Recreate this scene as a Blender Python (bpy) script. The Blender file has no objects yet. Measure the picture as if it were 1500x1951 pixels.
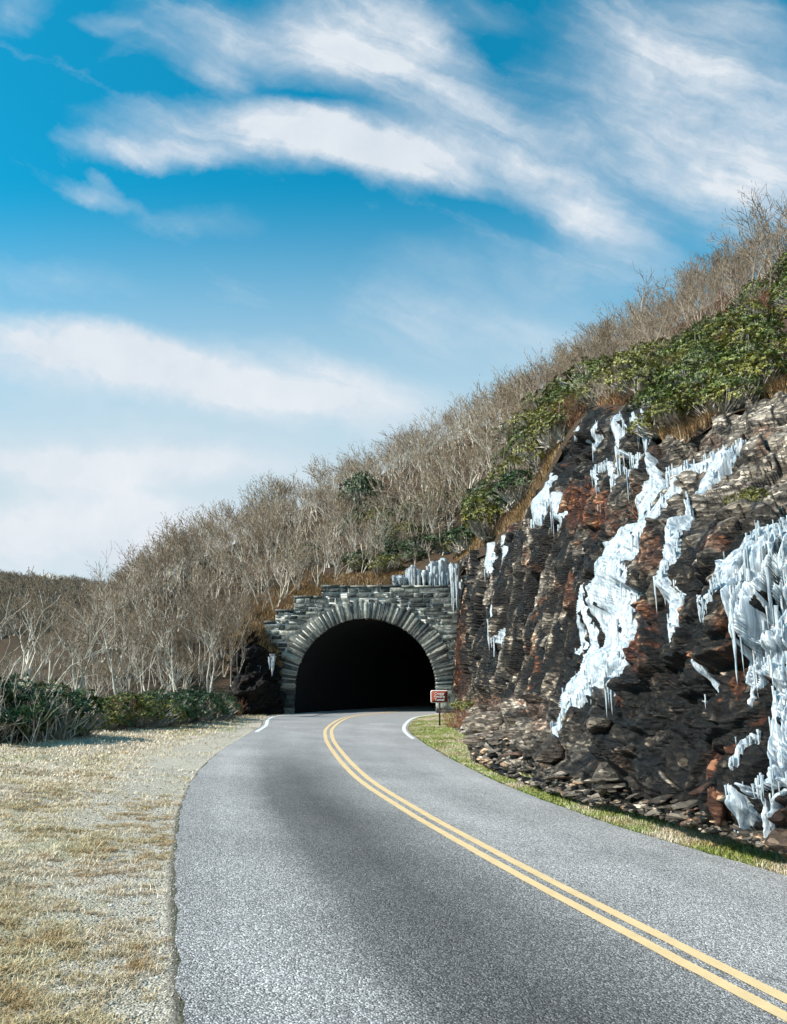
import bpy, math, random
import numpy as np
from mathutils import Vector, Matrix
R0 = np.random.default_rng(7)
random.seed(7)
SC = bpy.context.scene
COL = SC.collection

# ------------------------------------------------------------------ camera
F, CX, CY, HOR, H = 1500.0, 750.0, 975.5, 1290.0, 1.9      # photo pixels
PITCH = math.atan((HOR - CY) / F)
PC, PS = math.cos(PITCH), math.sin(PITCH)
cd = bpy.data.cameras.new("camera")
cam = bpy.data.objects.new("camera", cd)
COL.objects.link(cam)
cam.location = (0, 0, H)
cam.rotation_euler = (math.pi / 2 + PITCH, 0, 0)
cd.sensor_fit = 'VERTICAL'
cd.sensor_height = 24.0
cd.lens = 24.0 * F / 1951.0
cd.clip_start = 0.05
cd.clip_end = 9000
SC.camera = cam

# ------------------------------------------------------------------ light
SUN_EL = math.radians(41)
SUN_DIR = Vector((-math.cos(SUN_EL), -0.26, math.sin(SUN_EL))).normalized()
sd = bpy.data.lights.new("sun", 'SUN')
sd.energy = 4.6
sd.angle = math.radians(0.53)
sd.color = (1.0, 0.945, 0.86)
sun = bpy.data.objects.new("sun", sd)
COL.objects.link(sun)
sun.rotation_euler = SUN_DIR.to_track_quat('Z', 'Y').to_euler()
SC.view_settings.view_transform = 'Standard'
SC.view_settings.look = 'None'
SC.view_settings.exposure = 0.6
SC.view_settings.gamma = 1.0
SC.cycles.max_bounces = 5
SC.cycles.diffuse_bounces = 2
SC.cycles.glossy_bounces = 2
SC.cycles.transmission_bounces = 2
SC.cycles.use_adaptive_sampling = True
SC.cycles.adaptive_threshold = 0.02


def ray(x, y):
    a = (np.asarray(x, float) - CX) / F
    b = -(np.asarray(y, float) - CY) / F
    return a, PC - b * PS, PS + b * PC


def at(x, y, Y):
    """world point seen at photo pixel (x, y) at forward distance Y"""
    a, fy, fz = ray(x, y)
    k = Y / fy
    return np.stack(np.broadcast_arrays(a * k, Y + 0 * k, H + fz * k), -1)


def onz(x, y, z):
    a, fy, fz = ray(x, y)
    k = (z - H) / fz
    return np.stack(np.broadcast_arrays(a * k, fy * k, H + fz * k), -1)


def topix(P):
    P = np.asarray(P, float)
    d = P[..., 1] * PC + (P[..., 2] - H) * PS
    up = -P[..., 1] * PS + (P[..., 2] - H) * PC
    return CX + F * P[..., 0] / d, CY - F * up / d


# ------------------------------------------------------------------ world: sky texture + high cloud
W = bpy.data.worlds.new("World")
SC.world = W
W.use_nodes = True
nt = W.node_tree
nt.nodes.clear()


class NB:
    """small node-building helper"""
    def __init__(s, tree):
        s.t = tree

    def n(s, typ, ins=None, **kw):
        nd = s.t.nodes.new(typ)
        for k, v in kw.items():
            setattr(nd, k, v)
        for k, v in (ins or {}).items():
            sock = nd.inputs[k]
            if isinstance(v, bpy.types.NodeSocket):
                s.t.links.new(v, sock)
            else:
                sock.default_value = v
        return nd

    def math(s, op, a, b=None, c=None, clamp=False):
        ins = {0: a}
        if b is not None:
            ins[1] = b
        if c is not None:
            ins[2] = c
        return s.n('ShaderNodeMath', ins, operation=op, use_clamp=clamp).outputs[0]

    def ramp(s, fac, stops, interp='LINEAR'):
        nd = s.n('ShaderNodeValToRGB', {'Fac': fac})
        nd.color_ramp.interpolation = interp
        e = nd.color_ramp.elements
        while len(e) < len(stops):
            e.new(0.5)
        for i, (p, c) in enumerate(stops):
            e[i].position = p
            if not hasattr(c, '__len__'):
                c = (c, c, c)
            e[i].color = (*c[:3], 1)
        return nd.outputs['Color']

    def mix(s, fac, a, b, blend='MIX'):
        nd = s.n('ShaderNodeMix', data_type='RGBA', blend_type=blend)
        for k, v in ((0, fac), (6, a), (7, b)):
            if isinstance(v, bpy.types.NodeSocket):
                s.t.links.new(v, nd.inputs[k])
            else:
                nd.inputs[k].default_value = v if k == 0 else (*v[:3], 1)
        return nd.outputs[2]

    def noise(s, vec, scale, detail=4, rough=0.55, dist=0.0, out=0):
        ins = {'Scale': scale, 'Detail': detail, 'Roughness': rough, 'Distortion': dist}
        if vec is not None:
            ins['Vector'] = vec
        return s.n('ShaderNodeTexNoise', ins).outputs[out]

    def mapr(s, v, a, b, c=0.0, d=1.0, smooth=True):
        return s.n('ShaderNodeMapRange', {0: v, 1: a, 2: b, 3: c, 4: d},
                   interpolation_type='SMOOTHSTEP' if smooth else 'LINEAR').outputs[0]


b = NB(nt)
sky = b.n('ShaderNodeTexSky', sky_type='NISHITA', sun_disc=False, sun_elevation=SUN_EL,
          altitude=1500, air_density=1.0, dust_density=0.6, ozone_density=2.5)
sky.sun_rotation = math.atan2(SUN_DIR.x, SUN_DIR.y)
gen = b.n('ShaderNodeTexCoord').outputs['Generated']
sep = b.n('ShaderNodeSeparateXYZ', {0: gen})
dy = b.math('MAXIMUM', b.math('ABSOLUTE', sep.outputs[1]), 0.12)
uu = b.math('DIVIDE', sep.outputs[0], dy)
vv = b.math('DIVIDE', sep.outputs[2], dy)
uv = b.n('ShaderNodeCombineXYZ', {0: uu, 1: vv, 2: 0.0}).outputs[0]
warp = b.n('ShaderNodeVectorMath', {0: uv, 1: b.n('ShaderNodeVectorMath', {0: b.n(
    'ShaderNodeVectorMath', {0: b.noise(uv, 3.2, 6, 0.62, out=1), 1: (0.5, 0.5, 0.5)}, operation='SUBTRACT').outputs[0],
    3: 0.13}, operation='SCALE').outputs[0]}, operation='ADD').outputs[0]


def uvp(x, y):
    a, fy, fz = ray(x, y)
    return float(a / fy), float(fz / fy)


# bands of cirrus: ends (photo px), half width px, strength
BANDS = [((130, 262), (420, 300), 30, .7), ((250, 225), (960, 320), 62, 1.25), ((420, 250), (860, 330), 34, .8),
         ((520, 205), (900, 350), 40, .5), ((120, 350), (260, 375), 22, .5), ((170, 320), (230, 345), 14, .3),
         ((270, 40), (760, 110), 80, .8), ((560, -40), (1010, 330), 100, .95), ((700, -40), (900, 120), 60, .5), ((380, 120), (480, 160), 30, .45),
         ((930, 200), (1250, 500), 85, .65), ((1080, 60), (1560, 330), 190, .95), ((1180, 20), (1560, 90), 90, .5), ((980, 330), (1270, 520), 60, .5), ((1250, 250), (1600, 420), 130, .55),
         ((720, 470), (1200, 530), 50, .30), ((250, 400), (520, 440), 40, .24), ((-120, 640), (480, 735), 52, 1.9),
         ((300, 725), (860, 790), 58, 1.7), ((-100, 700), (300, 770), 40, .40), ((-100, 880), (520, 905), 30, 1.6), ((-100, 985), (420, 995), 55, 1.7),
         ((-100, 830), (600, 900), 60, .55), ((350, 640), (680, 690), 24, .26), ((-100, 500), (300, 560), 40, .22),
         ((-40, 0), (120, -10), 60, .3), ((150, 25), (260, 45), 22, .4), ((860, 0), (990, 45), 30, .28),
         ((650, 560), (1150, 640), 90, .35), ((-200, 1060), (900, 1060), 70, 1.2)]
tot = None
for (p, q, w, s) in BANDS:
    u0, v0 = uvp(*p)
    u1, v1 = uvp(*q)
    L = math.hypot(u1 - u0, v1 - v0) / 2 * 1.25
    mp = b.n('ShaderNodeMapping', {'Vector': warp, 'Location': ((u0 + u1) / 2, (v0 + v1) / 2, 0),
                                   'Rotation': (0, 0, math.atan2(v1 - v0, u1 - u0)),
                                   'Scale': (L, w / F * 1.5, 1)}, vector_type='TEXTURE')
    ln = b.n('ShaderNodeVectorMath', {0: mp.outputs[0]}, operation='LENGTH').outputs['Value']
    g = b.mapr(ln, 1.25, 0.0, 0.0, s)
    tot = g if tot is None else b.math('ADD', tot, g)
fib = b.n('ShaderNodeMapping', {'Vector': warp, 'Rotation': (0, 0, math.radians(-27)), 'Scale': (.60, .11, 1)}, vector_type='TEXTURE').outputs[0]
n1 = b.noise(fib, 1.7, 10, 0.60, 0.3)
n2 = b.noise(warp, 7.0, 8, 0.62, 0.25)
brk = b.math('ADD', b.math('MULTIPLY', n1, 1.2), b.math('MULTIPLY', n2, 0.8))
dens = b.math('MULTIPLY', tot, b.mapr(brk, 0.60, 1.40, 0.22, 1.22, False))
dens = b.math('ADD', dens, b.mapr(brk, 0.95, 1.5, 0.0, 0.22))
cl = b.mapr(dens, 0.04, 0.98, 0.0, 0.95, False)
hs = b.n('ShaderNodeHueSaturation', {'Color': sky.outputs[0], 'Hue': 0.485, 'Saturation': 1.1, 'Value': 1.0}).outputs[0]
skyc = b.mix(1.0, hs, (0.08, 1.42, 1.42), 'MULTIPLY')
low = b.mapr(vv, 0.70, 0.22, 0.0, 0.95)
skyc = b.mix(low, skyc, (4.1, 4.9, 5.35))
cloudc = b.mix(n2, (4.0, 4.55, 5.2), (6.2, 6.35, 6.5))
skyf = b.mix(cl, skyc, cloudc)
bg = b.n('ShaderNodeBackground', {'Color': skyf, 'Strength': 0.10})
out = b.n('ShaderNodeOutputWorld', {'Surface': bg.outputs[0]})


# ------------------------------------------------------------------ object helpers
def tag(o, label=None, cat=None, group=None, kind=None):
    for k, v in (('label', label), ('category', cat), ('group', group), ('kind', kind)):
        if v:
            o[k] = v
    return o


def mk(name, V, Fs, mat, parent=None, smooth=False, attrs=None, mats=None, midx=None):
    """one mesh object from vertex array V and face arrays Fs (each (m,k))"""
    V = np.asarray(V, np.float32)
    if not isinstance(Fs, (list, tuple)):
        Fs = [Fs]
    Fs = [np.asarray(f, np.int32) for f in Fs if len(f)]
    me = bpy.data.meshes.new(name)
    me.vertices.add(len(V))
    me.vertices.foreach_set('co', V.ravel())
    lt = np.concatenate([f.ravel() for f in Fs])
    tots = np.concatenate([np.full(len(f), f.shape[1], np.int32) for f in Fs])
    st = np.concatenate([[0], np.cumsum(tots)[:-1]]).astype(np.int32)
    me.loops.add(len(lt))
    me.loops.foreach_set('vertex_index', lt)
    me.polygons.add(len(tots))
    me.polygons.foreach_set('loop_start', st)
    me.polygons.foreach_set('loop_total', tots)
    if smooth:
        me.polygons.foreach_set('use_smooth', np.ones(len(tots), bool))
    for m in (mats or [mat]):
        me.materials.append(m)
    if midx is not None:
        me.polygons.foreach_set('material_index', np.asarray(midx, np.int32))
    for k, a in (attrs or {}).items():
        a = np.asarray(a, np.float32)
        if a.ndim == 1:
            at_ = me.attributes.new(k, 'FLOAT', 'POINT')
            at_.data.foreach_set('value', a)
        else:
            at_ = me.attributes.new(k, 'FLOAT_VECTOR', 'POINT')
            at_.data.foreach_set('vector', a.ravel())
    me.update(calc_edges=True)
    o = bpy.data.objects.new(name, me)
    COL.objects.link(o)
    if parent is not None:
        o.parent = parent
    return o


def empty(name, loc, rz=0.0, sc=1.0):
    o = bpy.data.objects.new(name, None)
    COL.objects.link(o)
    o.location = loc
    o.rotation_euler = (0, 0, rz)
    o.scale = (sc, sc, sc)
    return o


def gridfaces(n, m, off=0):
    """quads of an n x m vertex grid (row-major)"""
    i = np.arange(n - 1)[:, None] * m + np.arange(m - 1)[None]
    i = i.ravel() + off
    return np.stack([i, i + 1, i + m + 1, i + m], 1)


def rnd(*s):
    return R0.random(s if s else None)


def hash3(ix, iy, iz, k=0):
    n = (ix.astype(np.int64) * 374761393 + iy.astype(np.int64) * 668265263 + iz.astype(np.int64) * 2147483647 + k * 1274126177) & 0xffffffff
    n = ((n ^ (n >> 13)) * 1274126177) & 0xffffffff
    n = ((n ^ (n >> 15)) * 2246822519) & 0xffffffff
    n = n ^ (n >> 16)
    return (n & 0xffffff) / float(0x1000000)


def vnoise(P, k=0):
    P = np.asarray(P, float)
    f = np.floor(P)
    w = P - f
    w = w * w * (3 - 2 * w)
    i = f.astype(np.int64)
    r = 0
    for a in (0, 1):
        for c in (0, 1):
            for e in (0, 1):
                h = hash3(i[..., 0] + a, i[..., 1] + c, i[..., 2] + e, k)
                r = r + h * (w[..., 0] if a else 1 - w[..., 0]) * (w[..., 1] if c else 1 - w[..., 1]) * (w[..., 2] if e else 1 - w[..., 2])
    return r


def fbm(P, oct=4, k=0, g=0.5):
    P = np.asarray(P, float)
    r, a, t = 0, 1.0, 0
    for o in range(oct):
        r = r + a * (vnoise(P * 2 ** o, k + o) - .5)
        t += a
        a *= g
    return r / t * 2


def worley(P, k=0):
    """nearest cell: (random value, distance gap f2-f1, tilt term)"""
    f = np.floor(P)
    i = f.astype(np.int64)
    n = P.shape[0]
    d1 = np.full(n, 9e9)
    d2 = np.full(n, 9e9)
    v = np.zeros(n)
    tl = np.zeros(n)
    for a in (-1, 0, 1):
        for c in (-1, 0, 1):
            for e in (-1, 0, 1):
                jx, jy, jz = i[:, 0] + a, i[:, 1] + c, i[:, 2] + e
                q = np.stack([jx + hash3(jx, jy, jz, k + 1), jy + hash3(jx, jy, jz, k + 2), jz + hash3(jx, jy, jz, k + 3)], 1)
                dv = P - q
                d = (dv ** 2).sum(1)
                near = d < d1
                d2 = np.where(near, d1, np.minimum(d2, d))
                t = dv[:, 0] * (hash3(jx, jy, jz, k + 4) - .5) + dv[:, 1] * (hash3(jx, jy, jz, k + 5) - .5) + dv[:, 2] * (hash3(jx, jy, jz, k + 6) - .5)
                v = np.where(near, hash3(jx, jy, jz, k + 7), v)
                tl = np.where(near, t, tl)
                d1 = np.minimum(d1, d)
    return v, np.sqrt(d2) - np.sqrt(d1), tl


def smooth1(a, k, axis=0):
    if k < 1:
        return a
    w = np.hanning(2 * k + 3)[1:-1]
    w /= w.sum()
    pad = [(0, 0)] * a.ndim
    pad[axis] = (k, k)
    ap = np.pad(a, pad, mode='edge')
    return np.apply_along_axis(lambda z: np.convolve(z, w, 'valid'), axis, ap)


# ------------------------------------------------------------------ materials
def mat(name):
    m = bpy.data.materials.new(name)
    m.use_nodes = True
    t = m.node_tree
    t.nodes.clear()
    nb = NB(t)
    pr = nb.n('ShaderNodeBsdfPrincipled', {'Roughness': 0.8})
    pr.inputs['Specular IOR Level'].default_value = 0.3
    nb.n('ShaderNodeOutputMaterial', {'Surface': pr.outputs[0]})
    return m, nb, pr


def lk(nb, a, c):
    nb.t.links.new(a, c)


def bump(nb, pr, h, strength=0.5, dist=0.02):
    bp = nb.n('ShaderNodeBump', {'Height': h, 'Strength': strength, 'Distance': dist})
    lk(nb, bp.outputs[0], pr.inputs['Normal'])


def M_asphalt():
    m, nb, pr = mat("chipseal_asphalt")
    geo = nb.n('ShaderNodeNewGeometry').outputs['Position']
    lat = nb.n('ShaderNodeAttribute', attribute_name='lat').outputs['Fac']      # -1 left edge .. 1 right edge
    lon = nb.n('ShaderNodeAttribute', attribute_name='lon').outputs['Fac']      # metres along
    st = nb.n('ShaderNodeCombineXYZ', {0: nb.math('MULTIPLY', lat, 2.6), 1: nb.math('MULTIPLY', lon, 0.09), 2: 0.0}).outputs[0]
    streak = nb.noise(st, 1.0, 5, 0.55)
    patch = nb.noise(geo, 0.5, 4, 0.6)
    # worn bands along the lane: dark oil band beside the centre line
    lw = nb.math('ADD', lat, nb.math('MULTIPLY', nb.math('SUBTRACT', nb.noise(geo, 0.30, 3), 0.5), 0.16))
    band = nb.ramp(nb.mapr(lw, -1, 1, 0, 1, False),
                   [(0.0, .23), (0.07, 0.26), (0.14, .22), (0.20, 0.10), (0.30, 0.075), (0.38, 0.12), (0.46, 0.20), (0.51, .22), (0.62, 0.26), (0.74, .235), (.88, 0.26), (1, 0.25)])
    # wear is weaker with distance along
    far = nb.mapr(lon, 24, 38, 0, 1)
    fresh = nb.mapr(nb.math('ADD', lon, nb.math('MULTIPLY', nb.noise(geo, 1.5, 2), 0.6)), 35.4, 36.0, 0, 1)
    c = nb.mix(nb.mapr(lon, 12, 25, 0, .85), band, (0.235, 0.235, 0.24))
    c = nb.mix(1.0, c, nb.ramp(streak, [(0.3, .82), (0.7, 1.14)]), 'MULTIPLY')
    c = nb.mix(1.0, c, nb.ramp(patch, [(0.35, .86), (0.65, 1.1)]), 'MULTIPLY')
    grain = nb.n('ShaderNodeTexVoronoi', {'Vector': geo, 'Scale': 82.0, 'Randomness': 1.0})
    cellv = nb.n('ShaderNodeSeparateColor', {0: grain.outputs['Color']}).outputs[0]
    g2 = nb.noise(geo, 160, 3, 0.7)
    spk = nb.ramp(cellv, [(0.0, 0.48), (0.35, .88), (0.7, 1.5), (1.0, 2.8)])
    spk = nb.mix(1.0, spk, nb.ramp(g2, [(0.3, .55), (.7, 1.5)]), 'MULTIPLY')
    spk2 = nb.mix(nb.mapr(lon, 8, 30, .05, .55), spk, (1.45, 1.45, 1.45))
    c1 = nb.mix(1.0, c, spk2, 'MULTIPLY')
    c1 = nb.mix(1.0, c1, (1.21, 1.14, 1.09), 'MULTIPLY')
    smoothc = nb.mix(nb.noise(geo, 1.2, 5, .6), (0.27, 0.263, 0.258), (0.36, 0.35, 0.345))
    c2 = nb.mix(fresh, c1, smoothc)
    lk(nb, c2, pr.inputs['Base Color'])
    pr.inputs['Roughness'].default_value = 0.75
    hgt = nb.math('ADD', nb.math('MULTIPLY', grain.outputs['Distance'], -1.0), nb.math('MULTIPLY', g2, 0.5))
    hgt = nb.math('MULTIPLY', hgt, nb.math('SUBTRACT', 1.0, nb.math('MULTIPLY', fresh, .7)))
    bump(nb, pr, hgt, 0.9, 0.012)
    return m


def M_paint(name, col):
    m, nb, pr = mat(name)
    geo = nb.n('ShaderNodeNewGeometry').outputs['Position']
    w = nb.noise(geo, 60, 4, 0.7)
    w2 = nb.noise(geo, 4, 4, 0.6)
    c = nb.mix(nb.mapr(nb.math('ADD', w, nb.math('MULTIPLY', w2, .6)), 0.98, 1.12, 0, .75), col, (0.2, 0.19, 0.18))
    c = nb.mix(1.0, c, nb.ramp(w2, [(0.3, .88), (.7, 1.05)]), 'MULTIPLY')
    lk(nb, c, pr.inputs['Base Color'])
    pr.inputs['Roughness'].default_value = 0.6
    bump(nb, pr, w, 0.4, 0.006)
    return m


def M_ground():
    m, nb, pr = mat("verge_ground")
    geo = nb.n('ShaderNodeNewGeometry').outputs['Position']
    rd = nb.n('ShaderNodeAttribute', attribute_name='rd').outputs['Fac']        # metres outside road edge (+left / -right)
    big = nb.noise(geo, 0.45, 5, 0.6)
    mid = nb.noise(geo, 2.6, 5, 0.65)
    fine = nb.noise(geo, 38, 5, 0.72)
    straw = nb.mix(fine, (0.29, 0.235, 0.165), (0.88, 0.77, 0.62))
    straw = nb.mix(nb.mapr(mid, .42, .62, 0, .55), straw, (0.36, 0.29, 0.17))
    straw = nb.mix(nb.mapr(big, .50, .62, 0, .4), straw, (0.26, 0.27, 0.12))
    gv = nb.n('ShaderNodeTexVoronoi', {'Vector': geo, 'Scale': 62.0})
    gvc = nb.n('ShaderNodeSeparateColor', {0: gv.outputs['Color']}).outputs[0]
    grav = nb.ramp(gvc, [(0, (0.20, 0.17, 0.13)), (.4, (.47, .415, .33)), (1, (0.76, 0.69, 0.58))])
    yy = nb.n('ShaderNodeSeparateXYZ', {0: geo}).outputs[1]
    gw = nb.mapr(yy, 6.0, 10.5, 0.25, 1.0)
    gravf = nb.mapr(nb.math('SUBTRACT', nb.math('ADD', nb.math('ABSOLUTE', rd), nb.math('MULTIPLY', nb.math('SUBTRACT', mid, .5), 2.6)), gw), 0.7, -0.1, 0, .85)
    left = nb.mapr(rd, 0.0, 0.05, 0, 1)
    c = nb.mix(nb.math('MULTIPLY', gravf, left), straw, grav)
    rg = nb.mix(fine, (0.10, 0.12, 0.035), (0.42, 0.42, 0.20))
    rg = nb.mix(nb.mapr(mid, .42, .62), rg, (0.36, 0.31, 0.17))
    c = nb.mix(left, rg, c)
    # dark crumbling soil edge beside the asphalt, with its slight drop shade painted in
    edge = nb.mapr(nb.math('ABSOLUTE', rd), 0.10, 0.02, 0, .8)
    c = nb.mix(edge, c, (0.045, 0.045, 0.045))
    # leaf litter far from road
    lit = nb.mapr(nb.math('ADD', nb.math('ABSOLUTE', rd), nb.math('MULTIPLY', mid, 2.0)), 8.5, 10.5, 0, 1)
    c = nb.mix(nb.math('MULTIPLY', lit, left), c, nb.mix(fine, (0.035, 0.026, 0.018), (0.16, 0.11, 0.07)))
    lk(nb, c, pr.inputs['Base Color'])
    pr.inputs['Roughness'].default_value = 0.95
    bump(nb, pr, nb.math('ADD', fine, nb.math('MULTIPLY', gv.outputs['Distance'], -.8)), 0.9, 0.02)
    return m


def M_litter():
    m, nb, pr = mat("leaf_litter")
    geo = nb.n('ShaderNodeNewGeometry').outputs['Position']
    f = nb.noise(geo, 9, 6, 0.7)
    g = nb.noise(geo, 0.5, 4, 0.6)
    c = nb.mix(f, (0.018, 0.013, 0.009), (0.105, 0.07, 0.042))
    c = nb.mix(nb.mapr(g, .45, .65, 0, .6), c, (0.10, 0.062, 0.035))
    lk(nb, c, pr.inputs['Base Color'])
    pr.inputs['Roughness'].default_value = 0.95
    bump(nb, pr, f, 0.8, 0.15)
    return m


def M_rock(name="slate_rock"):
    m, nb, pr = mat(name)
    geo = nb.n('ShaderNodeNewGeometry').outputs['Position']
    bv = nb.n('ShaderNodeAttribute', attribute_name='block').outputs['Fac']
    sv = nb.n('ShaderNodeAttribute', attribute_name='small').outputs['Fac']
    tan = nb.n('ShaderNodeAttribute', attribute_name='tan').outputs['Fac']
    rust = nb.n('ShaderNodeAttribute', attribute_name='rust').outputs['Fac']
    gap = nb.n('ShaderNodeAttribute', attribute_name='gap').outputs['Fac']
    mix1 = nb.math('ADD', nb.math('MULTIPLY', bv, .5), nb.math('MULTIPLY', sv, .5))
    c = nb.ramp(mix1, [(0.0, (0.004, 0.004, 0.004)), (.42, (0.008, 0.007, 0.006)), (.58, (0.014, 0.011, 0.008)), (.72, (0.038, 0.027, 0.018)), (.82, (0.20, 0.155, 0.11)), (1, (0.40, 0.34, 0.28))])
    ct = nb.ramp(mix1, [(0.0, (0.055, 0.046, 0.038)), (.4, (0.17, 0.135, 0.10)), (.6, (0.31, 0.255, 0.195)), (1, (0.50, 0.43, 0.35))])
    c = nb.mix(tan, c, ct)
    cr = nb.ramp(mix1, [(0.0, (0.03, 0.012, 0.008)), (.5, (0.10, 0.030, 0.012)), (.75, (0.27, 0.095, 0.035)), (1, (0.42, 0.25, 0.12))])
    c = nb.mix(rust, c, cr)
    f = nb.noise(geo, 7.0, 8, 0.7)
    c = nb.mix(1.0, c, nb.ramp(f, [(0.25, .70), (.5, 1.0), (.75, 1.35)]), 'MULTIPLY')
    lay = nb.n('ShaderNodeMapping', {'Vector': geo, 'Rotation': (0.1, 0.5, 0.2), 'Scale': (2.0, 2.0, 22.0)}).outputs[0]
    l2 = nb.noise(lay, 1.2, 6, 0.65)
    c = nb.mix(1.0, c, nb.ramp(l2, [(0.3, .72), (.55, 1.0), (.75, 1.25)]), 'MULTIPLY')
    sp1 = nb.n('ShaderNodeMapping', {'Vector': geo, 'Rotation': (0.1, 0.5, 0.2), 'Scale': (7.0, 7.0, 20.0)}).outputs[0]
    vs = nb.n('ShaderNodeTexVoronoi', {'Vector': sp1, 'Scale': 1.0})
    vc = nb.n('ShaderNodeSeparateColor', {0: vs.outputs['Color']}).outputs[0]
    c = nb.mix(1.0, c, nb.ramp(vc, [(0, .30), (.5, .75), (.8, 1.25), (1, 3.0)]), 'MULTIPLY')
    c = nb.mix(nb.mapr(gap, 0.10, 0.0, 0, .85), c, (0.006, 0.006, 0.006))
    lk(nb, c, pr.inputs['Base Color'])
    lk(nb, nb.mapr(nb.noise(geo, 0.6, 3),   .35, .65, .30, .70), pr.inputs['Roughness'])
    pr.inputs['Specular IOR Level'].default_value = 0.28
    bump(nb, pr, nb.math('ADD', nb.math('ADD', f, l2), nb.math('MULTIPLY', vs.outputs['Distance'], .6)), 0.8, 0.08)
    return m


def M_ice():
    m, nb, pr = mat("frozen_water")
    geo = nb.n('ShaderNodeNewGeometry').outputs['Position']
    st = nb.n('ShaderNodeMapping', {'Vector': geo, 'Scale': (13.0, 13.0, 1.1)}).outputs[0]
    f = nb.noise(st, 1.0, 6, 0.6, 0.5)
    g = nb.noise(geo, 3.0, 5, 0.6)
    c = nb.ramp(f, [(0.28, (0.09, 0.11, 0.13)), (.40, (0.27, 0.32, 0.36)), (.50, (0.48, 0.53, 0.56)), (.66, (0.68, 0.70, 0.71))])
    c = nb.mix(nb.mapr(g, .50, .70, 0, .4), c, (0.36, 0.48, 0.58))
    lk(nb, c, pr.inputs['Base Color'])
    pr.inputs['Roughness'].default_value = 0.28
    pr.inputs['Specular IOR Level'].default_value = 0.5
    pr.inputs['Subsurface Weight'].default_value = 0.25
    pr.inputs['Subsurface Radius'].default_value = (0.03, 0.06, 0.09)
    pr.inputs['Subsurface Scale'].default_value = 1.0
    bump(nb, pr, nb.math('ADD', f, nb.math('MULTIPLY', g, .6)), 0.7, 0.07)
    return m


def M_bark(name, lo, hi):
    m, nb, pr = mat(name)
    geo = nb.n('ShaderNodeNewGeometry')
    oi = nb.n('ShaderNodeObjectInfo').outputs['Random']
    f = nb.noise(geo.outputs['Position'], 5.0, 5, 0.7)
    isl = geo.outputs['Random Per Island']
    k = nb.math('ADD', nb.math('MULTIPLY', f, .6), nb.math('MULTIPLY', isl, .5), clamp=True)
    c = nb.mix(k, lo, hi)
    c = nb.mix(1.0, c, nb.ramp(oi, [(0, .72), (1, 1.2)]), 'MULTIPLY')
    lk(nb, c, pr.inputs['Base Color'])
    pr.inputs['Roughness'].default_value = 0.85
    return m


def M_leaf(name, lo, mid_, hi):
    m, nb, pr = mat(name)
    geo = nb.n('ShaderNodeNewGeometry')
    isl = geo.outputs['Random Per Island']
    cl_ = nb.noise(geo.outputs['Position'], 1.1, 3, 0.5)
    k = nb.math('ADD', nb.math('MULTIPLY', isl, .75), nb.math('MULTIPLY', nb.math('SUBTRACT', cl_, .35), .8), clamp=True)
    c = nb.ramp(k, [(0, lo), (.5, mid_), (1, hi)])
    lk(nb, c, pr.inputs['Base Color'])
    pr.inputs['Roughness'].default_value = 0.42
    pr.inputs['Specular IOR Level'].default_value = 0.5
    return m


def M_stone():
    m, nb, pr = mat("portal_masonry")
    geo = nb.n('ShaderNodeNewGeometry')
    isl = geo.outputs['Random Per Island']
    p = geo.outputs['Position']
    f = nb.noise(p, 6.0, 7, 0.7)
    g = nb.noise(p, 0.9, 4, 0.6)
    c = nb.ramp(isl, [(0, (0.035, 0.042, 0.042)), (.35, (0.072, 0.082, 0.076)), (.6, (0.125, 0.135, 0.12)), (.82, (.23, .235, .20)), (1, (0.44, 0.44, 0.37))])
    c = nb.mix(nb.mapr(g, .50, .68, 0, .5), c, (0.27, 0.27, 0.24))
    c = nb.mix(1.0, c, nb.ramp(f, [(0.28, .4), (.5, .95), (.72, 2.1)]), 'MULTIPLY')
    lk(nb, c, pr.inputs['Base Color'])
    pr.inputs['Roughness'].default_value = 0.75
    bump(nb, pr, f, 0.9, 0.08)
    return m


def M_flat(name, c0, c1, scale=6.0, rough=0.85, bmp=0.5, bd=0.02):
    m, nb, pr = mat(name)
    geo = nb.n('ShaderNodeNewGeometry').outputs['Position']
    f = nb.noise(geo, scale, 5, 0.65)
    lk(nb, nb.mix(f, c0, c1), pr.inputs['Base Color'])
    pr.inputs['Roughness'].default_value = rough
    bump(nb, pr, f, bmp, bd)
    return m


def M_blade(name, cols):
    m, nb, pr = mat(name)
    isl = nb.n('ShaderNodeNewGeometry').outputs['Random Per Island']
    c = nb.ramp(isl, [(i / (len(cols) - 1), c) for i, c in enumerate(cols)])
    pos = nb.n('ShaderNodeNewGeometry').outputs['Position']
    n_a = nb.noise(pos, .7, 4, .6)
    n_b = nb.noise(pos, 3.0, 3, .6)
    c = nb.mix(nb.mapr(n_a, .46, .58, 0, .65), c, nb.mix(1.0, c, (.80, .78, .55), 'MULTIPLY'))
    c = nb.mix(nb.mapr(n_b, .50, .64, 0, .8), c, nb.mix(1.0, c, (.74, .60, .44), 'MULTIPLY'))
    lk(nb, c, pr.inputs['Base Color'])
    pr.inputs['Roughness'].default_value = 0.7
    return m


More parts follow.
